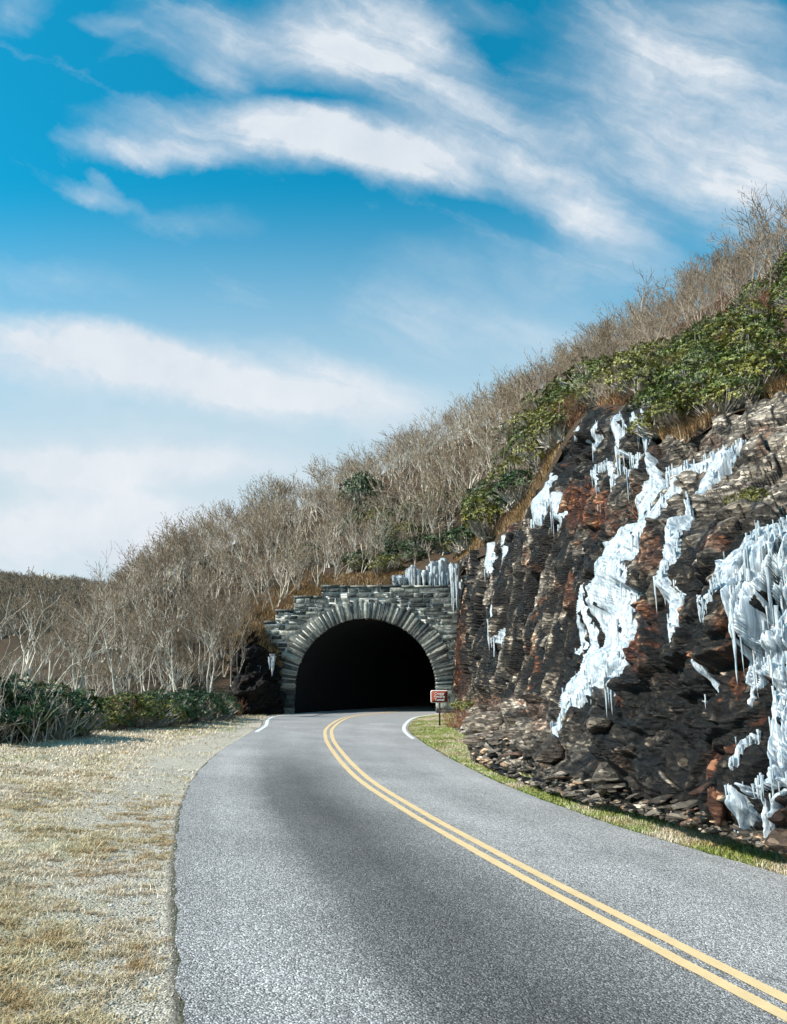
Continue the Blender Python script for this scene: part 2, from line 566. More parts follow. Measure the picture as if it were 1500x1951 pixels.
ASPH = M_asphalt()
YEL = M_paint("yellow_road_paint", (0.80, 0.57, 0.30))
WHT = M_paint("white_road_paint", (0.80, 0.80, 0.78))
GRND = M_ground()
LIT = M_litter()
ROCK = M_rock()
ICE = M_ice()
BARK = M_bark("pale_bark", (0.21, 0.175, 0.13), (0.86, 0.79, 0.67))
TWIG = M_bark("brown_twig", (0.07, 0.046, 0.03), (0.40, 0.31, 0.21))
BARKR = M_bark("ridge_bark", (0.13, 0.085, 0.06), (0.60, 0.49, 0.38))
LEAFS = [M_leaf("rhododendron_leaf", (0.010, 0.024, 0.006), (0.060, 0.092, 0.012), (0.30, 0.33, 0.05)),
         M_leaf("olive_leaf", (0.020, 0.025, 0.007), (0.13, 0.13, 0.020), (0.44, 0.40, 0.07)),
         M_leaf("dark_laurel_leaf", (0.010, 0.028, 0.010), (0.03, 0.065, 0.018), (0.12, 0.17, 0.035))]
STONE = M_stone()
MORTAR = M_flat("pale_mortar", (0.45, 0.44, 0.40), (0.72, 0.71, 0.65), 9, .9, .4, .02)
LINING = M_flat("tunnel_lining_rock", (0.004, 0.004, 0.005), (0.010, 0.010, 0.011), 2.0, .9, .6, .1)  # near-black colour puts the darkness of the bore into the rock
BLADE_S = M_blade("dead_grass_blade", [(0.36, 0.25, 0.15), (0.80, 0.65, 0.46), (0.94, 0.84, 0.69), (0.60, 0.48, 0.32)])
BLADE_G = M_blade("green_grass_blade", [(0.11, 0.19, 0.03), (0.28, 0.37, 0.08), (0.58, 0.58, 0.25), (0.42, 0.46, 0.15)])
BLADE_O = M_blade("orange_grass_blade", [(0.15, 0.085, 0.045), (0.34, 0.20, 0.10), (0.52, 0.37, 0.21), (0.46, 0.35, 0.22)])
REDTW = M_bark("red_brown_stem", (0.10, 0.035, 0.02), (0.36, 0.17, 0.10))

# ------------------------------------------------------------------ road from the photo's own lines
BANK = 0.06


def bank_at(Y):
    return BANK * (1 - np.clip((np.asarray(Y, float) - 22) / 20, 0, 1))


def spline(P, n):
    """Catmull-Rom through P resampled to n points evenly"""
    P = np.asarray(P, float)
    Q = np.vstack([2 * P[0] - P[1], P, 2 * P[-1] - P[-2]])
    o = []
    for i in range(len(P) - 1):
        p0, p1, p2, p3 = Q[i:i + 4]
        t = np.linspace(0, 1, 24, endpoint=False)[:, None]
        o.append(.5 * ((2 * p1) + (-p0 + p2) * t + (2 * p0 - 5 * p1 + 4 * p2 - p3) * t ** 2 + (-p0 + 3 * p1 - 3 * p2 + p3) * t ** 3))
    o = np.vstack(o + [P[-1:]])
    s = np.concatenate([[0], np.cumsum(np.linalg.norm(np.diff(o, axis=0), axis=1))])
    ss = np.linspace(0, s[-1], n)
    return np.stack([np.interp(ss, s, o[:, k]) for k in range(o.shape[1])], 1), ss


Lpx = [(345, 1951), (338, 1800), (335, 1700), (337, 1600), (345, 1540), (370, 1485), (420, 1430), (462, 1405), (500, 1383), (545, 1361)]
Cpx = [(1500, 1922), (1350, 1845), (1213, 1774), (1050, 1690), (900, 1609), (780, 1541), (690, 1482), (645, 1435), (627, 1405), (631, 1385), (663, 1367)]
Rpx = [(1500, 1666), (1233, 1597), (1100, 1550), (1000, 1513), (900, 1467), (840, 1435), (800, 1410), (777, 1388), (790, 1371)]


def gpt(x, y, u):
    z = 0.0
    for _ in range(8):
        p = onz(x, y, z)
        z = -float(bank_at(p[1])) * u
    return p[:2]


Cp = np.array([gpt(x, y, 0) for x, y in Cpx])
d0 = Cp[0] - Cp[1]
d0 /= np.linalg.norm(d0)
back = [Cp[0] + d0 * k + np.array([1, 0]) * (k * k * 0.012) for k in (18, 12, 7, 3.5, 1.4)]
# through the portal (x 724 at Y = 44) and on into the bore, still bending right
tail = [np.array(p) for p in ((-0.75, 43.6), (1.2, 48.0), (4.6, 53.5), (9.8, 59.5), (17.0, 65.5), (26.0, 70.0))]
CEN, CS = spline(np.vstack([back, Cp, tail]), 900)
CEN = smooth1(CEN, 6)
TAN = np.gradient(CEN, axis=0)
TAN /= np.linalg.norm(TAN, axis=1)[:, None]
NRM = np.stack([TAN[:, 1], -TAN[:, 0]], 1)            # to the right
s_origin = CS[np.argmin(np.hypot(*(CEN - Cp[0]).T))]
LON = CS - s_origin + 5.0


def side_dist(pts, u):
    s_, w_ = [], []
    for x, y in pts:
        p = gpt(x, y, u)
        i = np.argmin(np.hypot(*(CEN - p).T))
        s_.append(CS[i])
        w_.append(abs((p - CEN[i]) @ NRM[i]))
    return np.array(s_), np.array(w_)


sl, wl = side_dist(Lpx, -3.0)
sr, wr = side_dist(Rpx, 3.0)
o_ = np.argsort(sl)
WL = np.interp(CS, np.append(sl[o_], sl.max() + 8), np.append(wl[o_], 3.3))
o_ = np.argsort(sr)
WR = np.interp(CS, np.append(sr[o_], sr.max() + 8), np.append(wr[o_], 3.3))
WL = smooth1(WL, 25)
WR = smooth1(WR, 25)
print('road widths L', WL[::90].round(2), 'R', WR[::90].round(2))


def road_frame(X, Y):
    """lateral offset (right +), station index"""
    P = np.stack([np.ravel(X), np.ravel(Y)], 1)
    idx = np.empty(len(P), int)
    C2 = CEN[::3]
    for a in range(0, len(P), 20000):
        q = P[a:a + 20000]
        d = (q[:, None, 0] - C2[None, :, 0]) ** 2 + (q[:, None, 1] - C2[None, :, 1]) ** 2
        idx[a:a + 20000] = d.argmin(1) * 3
    idx = np.clip(idx, 0, len(CEN) - 1)
    u = ((P - CEN[idx]) * NRM[idx]).sum(1)
    return u.reshape(np.shape(X)), idx.reshape(np.shape(X))


def roadz(u, Y):
    return -bank_at(Y) * u


def ribbon(name, a, c, z, m, i0=0, i1=None, cols=2, edge_noise=0.0):
    """strip of road between lateral offsets a(s), c(s)"""
    i1 = i1 or len(CEN)
    ii = np.arange(i0, i1)
    a = np.broadcast_to(a, CS.shape)[ii]
    c = np.broadcast_to(c, CS.shape)[ii]
    t = np.linspace(0, 1, cols)[None]
    u = a[:, None] * (1 - t) + c[:, None] * t
    if edge_noise:
        nz = fbm(np.stack([CS[ii] * 6, 0 * ii, 0 * ii], 1), 4, 5) * edge_noise
        nz2 = fbm(np.stack([CS[ii] * 6, 0 * ii, 0 * ii + 9], 1), 4, 8) * edge_noise
        u[:, 0] += nz
        u[:, -1] += nz2
    X = CEN[ii, 0][:, None] + NRM[ii, 0][:, None] * u
    Y = CEN[ii, 1][:, None] + NRM[ii, 1][:, None] * u
    Z = roadz(u, Y) + z
    V = np.stack([X, Y, Z], -1).reshape(-1, 3)
    lat = np.where(u < 0, u / WL[ii][:, None], u / WR[ii][:, None])
    return mk(name, V, gridfaces(len(ii), cols)[:, ::-1], m, attrs={'lat': lat.ravel(), 'lon': np.repeat(LON[ii], cols)})


# refine stations for a ragged pavement edge
road = ribbon('road', -WL, WR, 0.0, ASPH, cols=9, edge_noise=0.035)
tag(road, 'grey chip seal two lane road curving right into the tunnel', kind='structure')
for k, (a, c) in enumerate(((-0.172, -0.052), (0.052, 0.172))):
    o = ribbon('yellow_line', a, c, 0.006, YEL, edge_noise=0.006)
    tag(o, ('left' if k == 0 else 'right') + ' stripe of the double yellow centre line on the road', kind='structure')
ie = int(np.argmin(np.abs(CS - (CS[np.argmin(np.hypot(*(CEN - gpt(482, 1393, -3)).T))]))))
ip = int(np.argmin(np.hypot(*(CEN - np.array([-0.75, 43.6])).T)))
o = ribbon('edge_line', -WL + 0.10, -WL + 0.24, 0.006, WHT, ie, ip + 90, edge_noise=0.004)
tag(o, 'white edge line on the left side of the road by the tunnel mouth', kind='structure')
ir = int(np.argmin(np.hypot(*(CEN - gpt(795, 1408, 3)).T)))
o = ribbon('edge_line', WR - 0.24, WR - 0.10, 0.006, WHT, ir, ip + 90, edge_noise=0.004)
tag(o, 'white edge line on the right side of the road by the sign', kind='structure')
TAR = M_flat("tar_seal", (0.02, 0.02, 0.022), (0.05, 0.05, 0.05), 20, .5)


def crack(pts, w, label):
    P = [onz(x, y, 0.0) for x, y in pts]
    Pp, _ = spline(np.array(P)[:, :2], 60)
    Tn = np.gradient(Pp, axis=0)
    Tn /= np.linalg.norm(Tn, axis=1)[:, None]
    Nn = np.stack([Tn[:, 1], -Tn[:, 0]], 1)
    ww = w * (0.6 + 0.8 * rnd(60))[:, None]
    V = []
    for s in (-1, 1):
        q = Pp + Nn * s * ww
        u, _i = road_frame(q[:, 0], q[:, 1])
        V.append(np.stack([q[:, 0], q[:, 1], roadz(u, q[:, 1]) + 0.004], 1))
    V = np.stack(V, 1).reshape(-1, 3)
    o = mk('tar_crack', V, gridfaces(60, 2)[:, ::-1], TAR)
    tag(o, label, kind='structure')


crack([(592, 1366), (615, 1361), (640, 1357), (672, 1354)], 0.05, 'dark tar sealed crack in the left lane before the tunnel')


# ------------------------------------------------------------------ ground
def ground_z(X, Y, rough=True):
    u, ii = road_frame(X, Y)
    wl_, wr_ = WL[ii], WR[ii]
    uc = np.clip(u, -wl_ - 5, wr_ + 1.5)
    z = -bank_at(Y) * uc
    out_ = np.maximum(np.maximum(-wl_ - u, u - wr_), -0.4)
    z = z - 0.045 * np.clip((out_ + 0.02) / 0.08, 0, 1) - 0.05 * (out_ < -0.08)
    P3 = np.stack([X, Y, 0 * X], -1)
    amp = np.clip(out_ / 2.5, 0, 1)
    z = z + amp * (0.13 * fbm(P3 * 0.35, 3, 11) + 0.05 * fbm(P3 * 2.0, 3, 12)) + .4 * amp * .05 * fbm(P3 * 7, 2, 13)
    z = z + 0.06 * np.clip((out_ - .1) / .5, 0, 1) * (u > 0)
    lf = np.clip((-wl_ - u) - 11, 0, 60) * (u < 0)
    z = z - 0.10 * lf
    return z, u, out_


def ground_strip():
    # fine cells close to the camera and the road, coarser away
    xs = np.concatenate([np.arange(-90, -30, 3.0), np.arange(-30, -9, 0.4), np.arange(-9, 9, 0.07), np.arange(9, 30, 1.0)])
    ys = np.concatenate([np.arange(-30, 2, 1.5), np.arange(2, 16, 0.07), np.arange(16, 46, 0.18), np.arange(46, 56, 1.0)])
    X, Y = np.meshgrid(xs, ys)
    Z, u, out_ = ground_z(X, Y)
    V = np.stack([X, Y, Z], -1).reshape(-1, 3)
    rd = np.where(u < 0, out_, -out_)
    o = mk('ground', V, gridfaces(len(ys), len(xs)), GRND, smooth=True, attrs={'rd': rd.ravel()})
    tag(o, 'straw coloured verge with pale gravel beside the road', kind='structure')


ground_strip()
# valley floor reaching the horizon
th = np.linspace(0, 2 * np.pi, 97)
rr = np.array([20, 60, 120, 250, 500, 1000, 2500, 7000.0])
X = np.cos(th)[None] * rr[:, None]
Y = np.sin(th)[None] * rr[:, None]
Z = -34 + 3 * fbm(np.stack([X / 90, Y / 90, 0 * X], -1), 3, 3)
o = mk('valley_floor', np.stack([X, Y, Z], -1).reshape(-1, 3), gridfaces(len(rr), 97)[:, ::-1], LIT, smooth=True)
tag(o, 'brown valley floor below the road', kind='structure')


# ------------------------------------------------------------------ sheets given by photo columns
class Sheet:
    """surface through columns {photo x: [(Y, v)...]}, v > 100 is a photo row, else a height"""
    def __init__(s, cols, nx, nt, blur_px, xs=None):
        ks = sorted(cols)
        K = len(cols[ks[0]])
        nodes = np.zeros((len(ks), K, 2))
        for i, x in enumerate(ks):
            for k, (Y, v) in enumerate(cols[x]):
                if v > 100:
                    z = float(at(x, v, Y)[2])
                else:
                    z = v
                nodes[i, k] = (Y, z)
        s.xs = xs if xs is not None else np.linspace(ks[0], ks[-1], nx)
        s.ts = np.linspace(0, 1, nt)
        tk = np.linspace(0, 1, K)
        # along t: cubic through nodes
        A = np.zeros((len(ks), nt, 2))
        for i in range(len(ks)):
            Pp, _ = None, None
            Q = np.vstack([2 * nodes[i, 0] - nodes[i, 1], nodes[i], 2 * nodes[i, -1] - nodes[i, -2]])
            seg = np.minimum((s.ts * (K - 1)).astype(int), K - 2)
            f = (s.ts * (K - 1) - seg)[:, None]
            p0, p1, p2, p3 = Q[seg], Q[seg + 1], Q[seg + 2], Q[seg + 3]
            cub = .5 * (2 * p1 + (p2 - p0) * f + (2 * p0 - 5 * p1 + 4 * p2 - p3) * f ** 2 + (3 * p1 - p0 - 3 * p2 + p3) * f ** 3)
            A[i] = .5 * cub + .5 * (p1 * (1 - f) + p2 * f)
        G = np.zeros((len(s.xs), nt, 2))
        for j in range(nt):
            for c in range(2):
                G[:, j, c] = np.interp(s.xs, ks, A[:, j, c])
        step = np.median(np.diff(s.xs))
        G = smooth1(G, int(blur_px / step), 0)
        Yg, Zg = G[..., 0], G[..., 1]
        dep = Yg * PC + (Zg - H) * PS
        Xg = (s.xs[:, None] - CX) / F * dep
        s.P = np.stack([Xg, Yg, Zg], -1)
        s.py = topix(s.P)[1]

    def normals(s, P=None):
        P = s.P if P is None else P
        a = np.gradient(P, axis=0)
        c = np.gradient(P, axis=1)
        n = np.cross(c, a)
        n /= np.linalg.norm(n, axis=-1, keepdims=True) + 1e-9
        return n

    def samp(s, arr, x, t):
        fx = np.interp(x, s.xs, np.arange(len(s.xs)))
        ft = np.clip(t, 0, 1) * (len(s.ts) - 1)
        i = np.clip(fx.astype(int), 0, len(s.xs) - 2)
        j = np.clip(ft.astype(int), 0, len(s.ts) - 2)
        a, c = fx - i, ft - j
        if arr.ndim == 3:
            a, c = a[..., None], c[..., None]
        return (arr[i, j] * (1 - a) + arr[i + 1, j] * a) * (1 - c) + (arr[i, j + 1] * (1 - a) + arr[i + 1, j + 1] * a) * c

    def t_of(s, x, y, tmax=1.0):
        """t where photo row y is met in column x"""
        x = np.asarray(x, float)
        y = np.asarray(y, float)
        jm = int(tmax * (len(s.ts) - 1)) + 1
        fx = np.clip(np.interp(x, s.xs, np.arange(len(s.xs))), 0, len(s.xs) - 1.001)
        i = fx.astype(int)
        a = (fx - i)[..., None]
        prof = s.py[i, :jm] * (1 - a) + s.py[i + 1, :jm] * a
        prof = np.minimum.accumulate(prof, axis=-1)
        below = (prof > y[..., None]).sum(-1)
        j = np.clip(below - 1, 0, jm - 2)
        p0 = np.take_along_axis(prof, j[..., None], -1)[..., 0]
        p1 = np.take_along_axis(prof, (j + 1)[..., None], -1)[..., 0]
        f = np.clip((p0 - y) / np.maximum(p0 - p1, 1e-4), 0, 1)
        return (j + f) / (len(s.ts) - 1)


def back2(col, d1=15, dz1=2.5, d2=60, dz2=26):
    Y, v = col[-1]
    return col


HC = {
    -1500: [(16, -1.5), (30, -2), (40, -3), (46, -4), (60, -10), (130, -36)],
    -600: [(16, -1.0), (30, -1.3), (38, -1.4), (46, -1.5), (60, -7), (130, -36)],
    -200: [(18, -.6), (30, -.3), (38, 0.1), (46, .3), (60, -4), (130, -36)],
    0: [(22, -.4), (32, .2), (40, 1), (48, 1.9), (62, -2), (130, -36)],
    100: [(26, -.4), (34, .5), (43, 1262), (52, 1235), (66, 0), (135, -36)],
    180: [(29, -.4), (36, .6), (46, 1230), (55, 1175), (70, 1), (140, -36)],
    300: [(33, -.4), (38, .8), (49, 1190), (60, 1108), (76, 4), (150, -36)],
    380: [(36, -.4), (41, 1.0), (52, 1160), (62, 1066), (78, 6), (150, -36)],
    450: [(40, -.4), (43, 2.0), (54, 1120), (64, 1034), (80, 8), (150, -36)],
    500: [(44.6, 1.5), (45.6, 4.6), (55, 1090), (66, 1010), (82, 9), (150, -36)],
    530: [(44.9, 4), (45.6, 5.15), (56, 1075), (67, 990), (84, 9), (150, -36)],
    566: [(44.9, 4.4), (45.6, 5.75), (56, 1066), (67, 975), (84, 9), (150, -36)],
    620: [(44.9, 5), (45.6, 6.55), (56, 1050), (69, 955), (86, 10), (150, -36)],
    760: [(44.9, 5), (45.6, 7.1), (56, 1010), (69, 890), (86, 12), (150, -36)],
    870: [(44.6, 7.2), (45.9, 8.3), (55, 965), (67, 835), (84, 14), (150, -36)],
    887: [(43.9, 1078), (44.9, 1060), (55, 955), (66, 828), (84, 14), (150, -36)],
    905: [(42.0, 1064), (43.3, 1040), (54, 940), (65, 820), (82, 14), (150, -36)],
    945: [(37.6, 1050), (38.9, 1022), (50, 905), (63, 805), (80, 15), (150, -36)],
    1000: [(33.3, 1000), (34.8, 965), (47, 850), (60, 790), (77, 15), (150, -36)],
    1043: [(30.8, 915), (32, 888), (45, 815), (58, 765), (75, 16), (150, -36)],
    1090: [(28.7, 825), (30, 800), (43, 768), (56, 735), (73, 17), (150, -36)],
    1167: [(25.8, 785), (27, 765), (40, 722), (53, 690), (70, 18), (150, -36)],
    1240: [(22.5, 800), (24, 775), (37, 700), (50, 655), (67, 18), (150, -36)],
    1265: [(20.5, 850), (22.5, 820), (35, 690), (48, 640), (66, 18), (150, -36)],
    1300: [(19.0, 850), (21, 815), (34, 680), (46, 620), (64, 18), (150, -36)],
    1400: [(19.2, 785), (21, 755), (32, 630), (43, 560), (60, 18), (150, -36)],
    1500: [(18, 762), (20, 735), (30, 600), (40, 515), (56, 19), (150, -36)],
    1700: [(15.7, 755), (18, 700), (28, 520), (37, 430), (52, 20), (150, -36)],
    2200: [(13.3, 7.6), (15, 9), (24, 14.5), (33, 20), (50, 19), (150, -36)],
    3200: [(10, 7.6), (12, 9), (20, 15), (28, 20), (45, 19), (150, -36)],
    4800: [(7.4, 7.6), (9, 9), (15, 15), (22, 20), (40, 19), (150, -36)],
}
hxs = np.concatenate([np.arange(-1500, -200, 20), np.arange(-200, 1600, 5), np.arange(1600, 4801, 25)]).astype(float)
HILL = Sheet(HC, 0, 121, 22, xs=hxs)
hn = HILL.normals()
dsp = 0.5 * fbm(HILL.P * 0.16, 4, 21) + 0.18 * fbm(HILL.P * .8, 3, 22)
tt = np.clip((HILL.ts - 0.22) / 0.12, 0, 1)[None]
HILL.P = HILL.P + np.array([0, 0, 1.0]) * (dsp * tt)[..., None]
HILL.py = topix(HILL.P)[1]
o = mk('hillside', HILL.P.reshape(-1, 3), gridfaces(*HILL.P.shape[:2])[:, ::-1], LIT, smooth=True)
tag(o, 'brown wooded mountainside rising over the tunnel', kind='structure')


def hillpt(x, y):
    x = np.atleast_1d(np.asarray(x, float))
    y = np.atleast_1d(np.asarray(y, float))
    t = HILL.t_of(x, y, 0.6)
    return HILL.samp(HILL.P, x, t), t


# far hill on the left with its own ridge
FARC = {
    -2600: [(150, -34), (220, 8), (320, 66), (420, 60), (600, -34)],
    -700: [(150, -34), (220, 6), (320, 1050), (420, 50), (600, -34)],
    -300: [(150, -34), (220, 3), (330, 1090), (420, 45), (600, -34)],
    0: [(160, -34), (235, 1190), (345, 1108), (430, 42), (600, -34)],
    60: [(160, -34), (235, 1195), (350, 1112), (430, 40), (600, -34)],
    110: [(160, -34), (240, 1197), (355, 1119), (430, 38), (600, -34)],
    180: [(165, -34), (245, 1200), (360, 1124), (430, 36), (600, -34)],
    400: [(170, -34), (260, 1210), (370, 1142), (440, 30), (600, -34)],
    900: [(180, -34), (280, 1230), (380, 1180), (450, 20), (600, -34)],
    2600: [(180, -34), (280, -10), (380, 20), (450, 10), (600, -34)],
}
fxs = np.concatenate([np.arange(-2600, -300, 40), np.arange(-300, 500, 5), np.arange(500, 2601, 40)]).astype(float)
FAR = Sheet(FARC, 0, 101, 25, xs=fxs)
FAR.P[..., 2] += 3.0 * fbm(FAR.P / 28.0, 4, 31) * np.sin(np.pi * np.clip(FAR.ts * 1.0, 0, 1))[None]
FAR.py = topix(FAR.P)[1]
o = mk('far_hill', FAR.P.reshape(-1, 3), gridfaces(*FAR.P.shape[:2])[:, ::-1], LIT, smooth=True)
tag(o, 'dark brown wooded hill far away on the left', kind='structure')

# ------------------------------------------------------------------ cliff
CC = {
    866: [(23.0, -.4), (28, 1402), (36, 1376), (42.5, 1352), (44.0, 1250), (44.6, 1150), (45.2, 1068)],
    885: [(21.2, -.4), (26, 1402), (33, 1370), (39.5, 1343), (41.6, 1245), (42.8, 1145), (43.6, 1060)],
    905: [(19.6, 1441), (24, 1405), (30, 1367), (36, 1337), (38.5, 1240), (40, 1140), (41.5, 1047)],
    945: [(17.7, 1459), (21, 1420), (26, 1372), (31, 1335), (33.5, 1240), (35.5, 1130), (37.8, 1027)],
    1000: [(15.9, 1479), (18.5, 1430), (22, 1377), (26.5, 1330), (29, 1210), (31, 1090), (33.5, 980)],
    1043: [(14.6, 1495), (17, 1445), (19.5, 1392), (23.5, 1325), (26, 1180), (28.3, 1030), (31, 897)],
    1090: [(13.6, 1508), (15, 1460), (17, 1390), (19.5, 1290), (23, 1120), (26, 950), (29, 807)],
    1120: [(13.1, 1516), (14.2, 1460), (15.7, 1390), (17.7, 1280), (20.8, 1110), (24.2, 940), (28, 777)],
    1167: [(12.5, 1530), (13.3, 1470), (14.3, 1390), (15.7, 1270), (18.4, 1100), (22, 930), (26, 768)],
    1230: [(11.7, 1547), (12.2, 1470), (13, 1370), (14.2, 1230), (16, 1080), (19.2, 930), (23.0, 772)],
    1260: [(11.3, 1556), (11.8, 1470), (12.5, 1370), (13.4, 1230), (15, 1070), (17.8, 930), (20.8, 838)],
    1300: [(10.8, 1567), (11.3, 1470), (11.9, 1360), (12.6, 1220), (13.9, 1060), (16.3, 930), (19.3, 840)],
    1400: [(9.8, 1595), (10.2, 1480), (10.6, 1360), (11.1, 1200), (12, 1050), (14.8, 920), (19.5, 770)],
    1500: [(9.1, 1622), (9.35, 1510), (9.9, 1380), (10.3, 1200), (11.2, 1030), (14, 900), (18.3, 748)],
    1700: [(7.9, -.4), (8.2, 1520), (8.7, 1380), (9.2, 1180), (10.2, 1000), (12.7, 860), (16.2, 740)],
    2200: [(6.2, -.4), (6.5, .8), (6.9, 2), (7.4, 3.5), (8.3, 5), (10.2, 6.5), (13.5, 8)],
    3200: [(4.1, -.4), (4.4, .8), (4.8, 2), (5.3, 3.5), (6.1, 5), (7.7, 6.5), (10.2, 8)],
    4800: [(2.7, -.4), (3.0, .8), (3.3, 2), (3.8, 3.5), (4.4, 5), (5.6, 6.5), (7.6, 8)],
}
cxs = np.concatenate([np.arange(866, 1520, 1.15), np.arange(1520, 1800, 4), np.arange(1800, 4801, 15)]).astype(float)
CLIFF = Sheet(CC, 0, 560, 9, xs=cxs)


def rockdisp(P, px, py):
    """blocky displacement and colour fields for cliff points"""
    P = P.reshape(-1, 3)
    wob = np.stack([fbm(P * .7, 3, 41), fbm(P * .7, 3, 42), fbm(P * .7, 3, 43)], 1) * 0.35
    Q = P + wob
    n = np.array([-.5, -.12, .86])
    n /= np.linalg.norm(n)
    e1 = np.cross(n, [0, 1, 0])
    e1 /= np.linalg.norm(e1)
    e2 = np.cross(n, e1)
    B = np.stack([Q @ e1, Q @ e2, Q @ n], 1)
    # zone weights in the cliff's own lengthwise coordinate
    vert = np.clip((1115 - px) / 60, 0, 1) * np.clip((1350 - py) / 40, 0, 1) * np.clip((py - 900) / 60, 0, 1)
    A1, gA, tA = worley(B / np.array([1.5, 1.5, .62]), 50)
    A2, g2, t2 = worley(B / np.array([.62, .62, .17]), 60)
    A3, g3, t3 = worley(B / np.array([.25, .25, .07]), 70)
    Vv = Q * np.array([1, 1, 1]) / np.array([.65, .65, 2.3])
    C1, gC, tC = worley(Vv, 80)
    C2, gD, tD = worley(Q / np.array([.28, .28, .75]), 90)
    bz = B[:, 2] + .05 * fbm(P * 2.5, 3, 51)
    saw1 = (bz / .17 + A2 * .7) % 1.0
    saw2 = (bz / .47 + A1 * .6) % 1.0
    sw = np.clip(.65 + 1.4 * fbm(P * 1.1, 2, 52), 0, 1.3)
    A4, g4, t4 = worley(B / np.array([.13, .13, .045]), 75)
    M5, g5, t5 = worley(B / np.array([.85, .85, .42]), 57)
    dA0 = -(.028 * saw1 + .10 * saw2) * sw + .02 * (A4 - .5) + .22 * (M5 - .5) + .30 * t5
    A0, g0, t0 = worley(B / np.array([2.6, 2.6, 1.5]), 55)
    dA = dA0 + .55 * (A0 - .5) + .40 * t0 + 0.36 * (A1 - .5) + .30 * tA + .11 * (A2 - .5) + .08 * t2 + 0.045 * (A3 - .5)
    C0, g00, t00 = worley(Q / np.array([1.8, 1.8, 4.5]), 56)
    dV = .7 * (C0 - .5) + .4 * t00 + 0.45 * (C1 - .5) + .30 * tC + .22 * (C2 - .5) + .12 * tD + 0.035 * (A3 - .5)
    d = dA * (1 - vert) + dV * vert
    d = d + 0.35 * fbm(P * .45, 3, 44) + 0.04 * fbm(P * 6, 3, 45)
    blk = (.5 * A2 + .5 * M5) * (1 - vert) + C2 * vert
    blk = np.clip((blk - .5) * (1 + .35 * (1 - vert)) + .5, 0, 1)
    gap = np.minimum(np.minimum(gA * 1.2, g2), g3 * 1.6) * (1 - vert) + np.minimum(gC, gD) * vert
    rz = fbm(P * .5, 3, 47)
    tan = np.clip((px - 1230) / 60, 0, 1) * np.clip((1020 - py) / 60, 0, 1) * np.clip(.95 + rz, 0, 1)
    tan = np.maximum(tan, .85 * np.clip((py - 1320) / 30, 0, 1) * np.clip((1090 - px) / 50, 0, 1))
    tan = np.maximum(tan, .42 * (fbm(P * .8, 3, 46) > .22))
    tan = np.maximum(tan, .40 * np.clip((py - 1440) / 40, 0, 1) * np.clip((1240 - px) / 120, 0, 1))

    def spot(cx, cy, rx, ry, s):
        q = ((px - cx) / rx) ** 2 + ((py - cy) / ry) ** 2
        return s * np.clip(1.6 - 1.1 * q + 1.5 * fbm(P * 1.6, 3, 48), 0, 1)
    rust = np.zeros(len(P))
    for a in ((1105, 965, 45, 45, .85), (1075, 1130, 16, 40, .5), (1215, 1240, 26, 60, .75), (1245, 1060, 20, 60, .65), (1345, 1275, 16, 30, .8),
              (1352, 1455, 14, 28, .95), (1385, 1535, 18, 20, .6), (1495, 1560, 40, 40, .45), (1500, 1240, 20, 60, .6), (1210, 980, 12, 60, .5),
              (930, 1350, 60, 20, .4), (1030, 1360, 20, 30, .4), (1230, 1170, 18, 40, .6), (1180, 1440, 14, 20, .4), (1420, 1240, 16, 60, .5),
              (875, 1230, 14, 90, .5)):
        rust = np.maximum(rust, spot(*a))
    rust = np.maximum(rust, .5 * (fbm(P * 1.3, 3, 49) > .40))
    return d, blk, A3 * .5 + .5 * (C2 * vert + (1 - vert) * A4), gap, tan, rust


nc = CLIFF.normals()
# make sure normals face the camera side
flip = np.sign((nc * -CLIFF.P).sum(-1, keepdims=True))
nc = nc * np.where(flip == 0, 1, flip)
ncs = smooth1(smooth1(nc, 12, 0), 12, 1)
ncs /= np.linalg.norm(ncs, axis=-1, keepdims=True)
PX = np.repeat(CLIFF.xs[:, None], len(CLIFF.ts), 1)
d, blk, sm, gap, tan_, rust = [a.reshape(PX.shape) for a in rockdisp(CLIFF.P, PX.ravel(), CLIFF.py.ravel())]
env = np.clip(CLIFF.ts / .06, .12, 1)[None] * np.ones_like(PX)
env = env * (0.45 + 0.55 * np.clip((PX - 866) / 40, 0, 1))
CD = d * env - .10
CD = .25 * CD + .75 * smooth1(smooth1(CD, 1, 0), 1, 1)
CP = CLIFF.P + ncs * CD[..., None]
CP[..., 2] += 0
cliff = mk('cliff', CP.reshape(-1, 3), gridfaces(*CP.shape[:2]), ROCK,
           attrs={'block': blk.ravel(), 'small': sm.ravel(), 'gap': gap.ravel(), 'tan': tan_.ravel(), 'rust': rust.ravel()})
tag(cliff, 'dark layered rock cliff beside the road hung with ice', kind='structure')


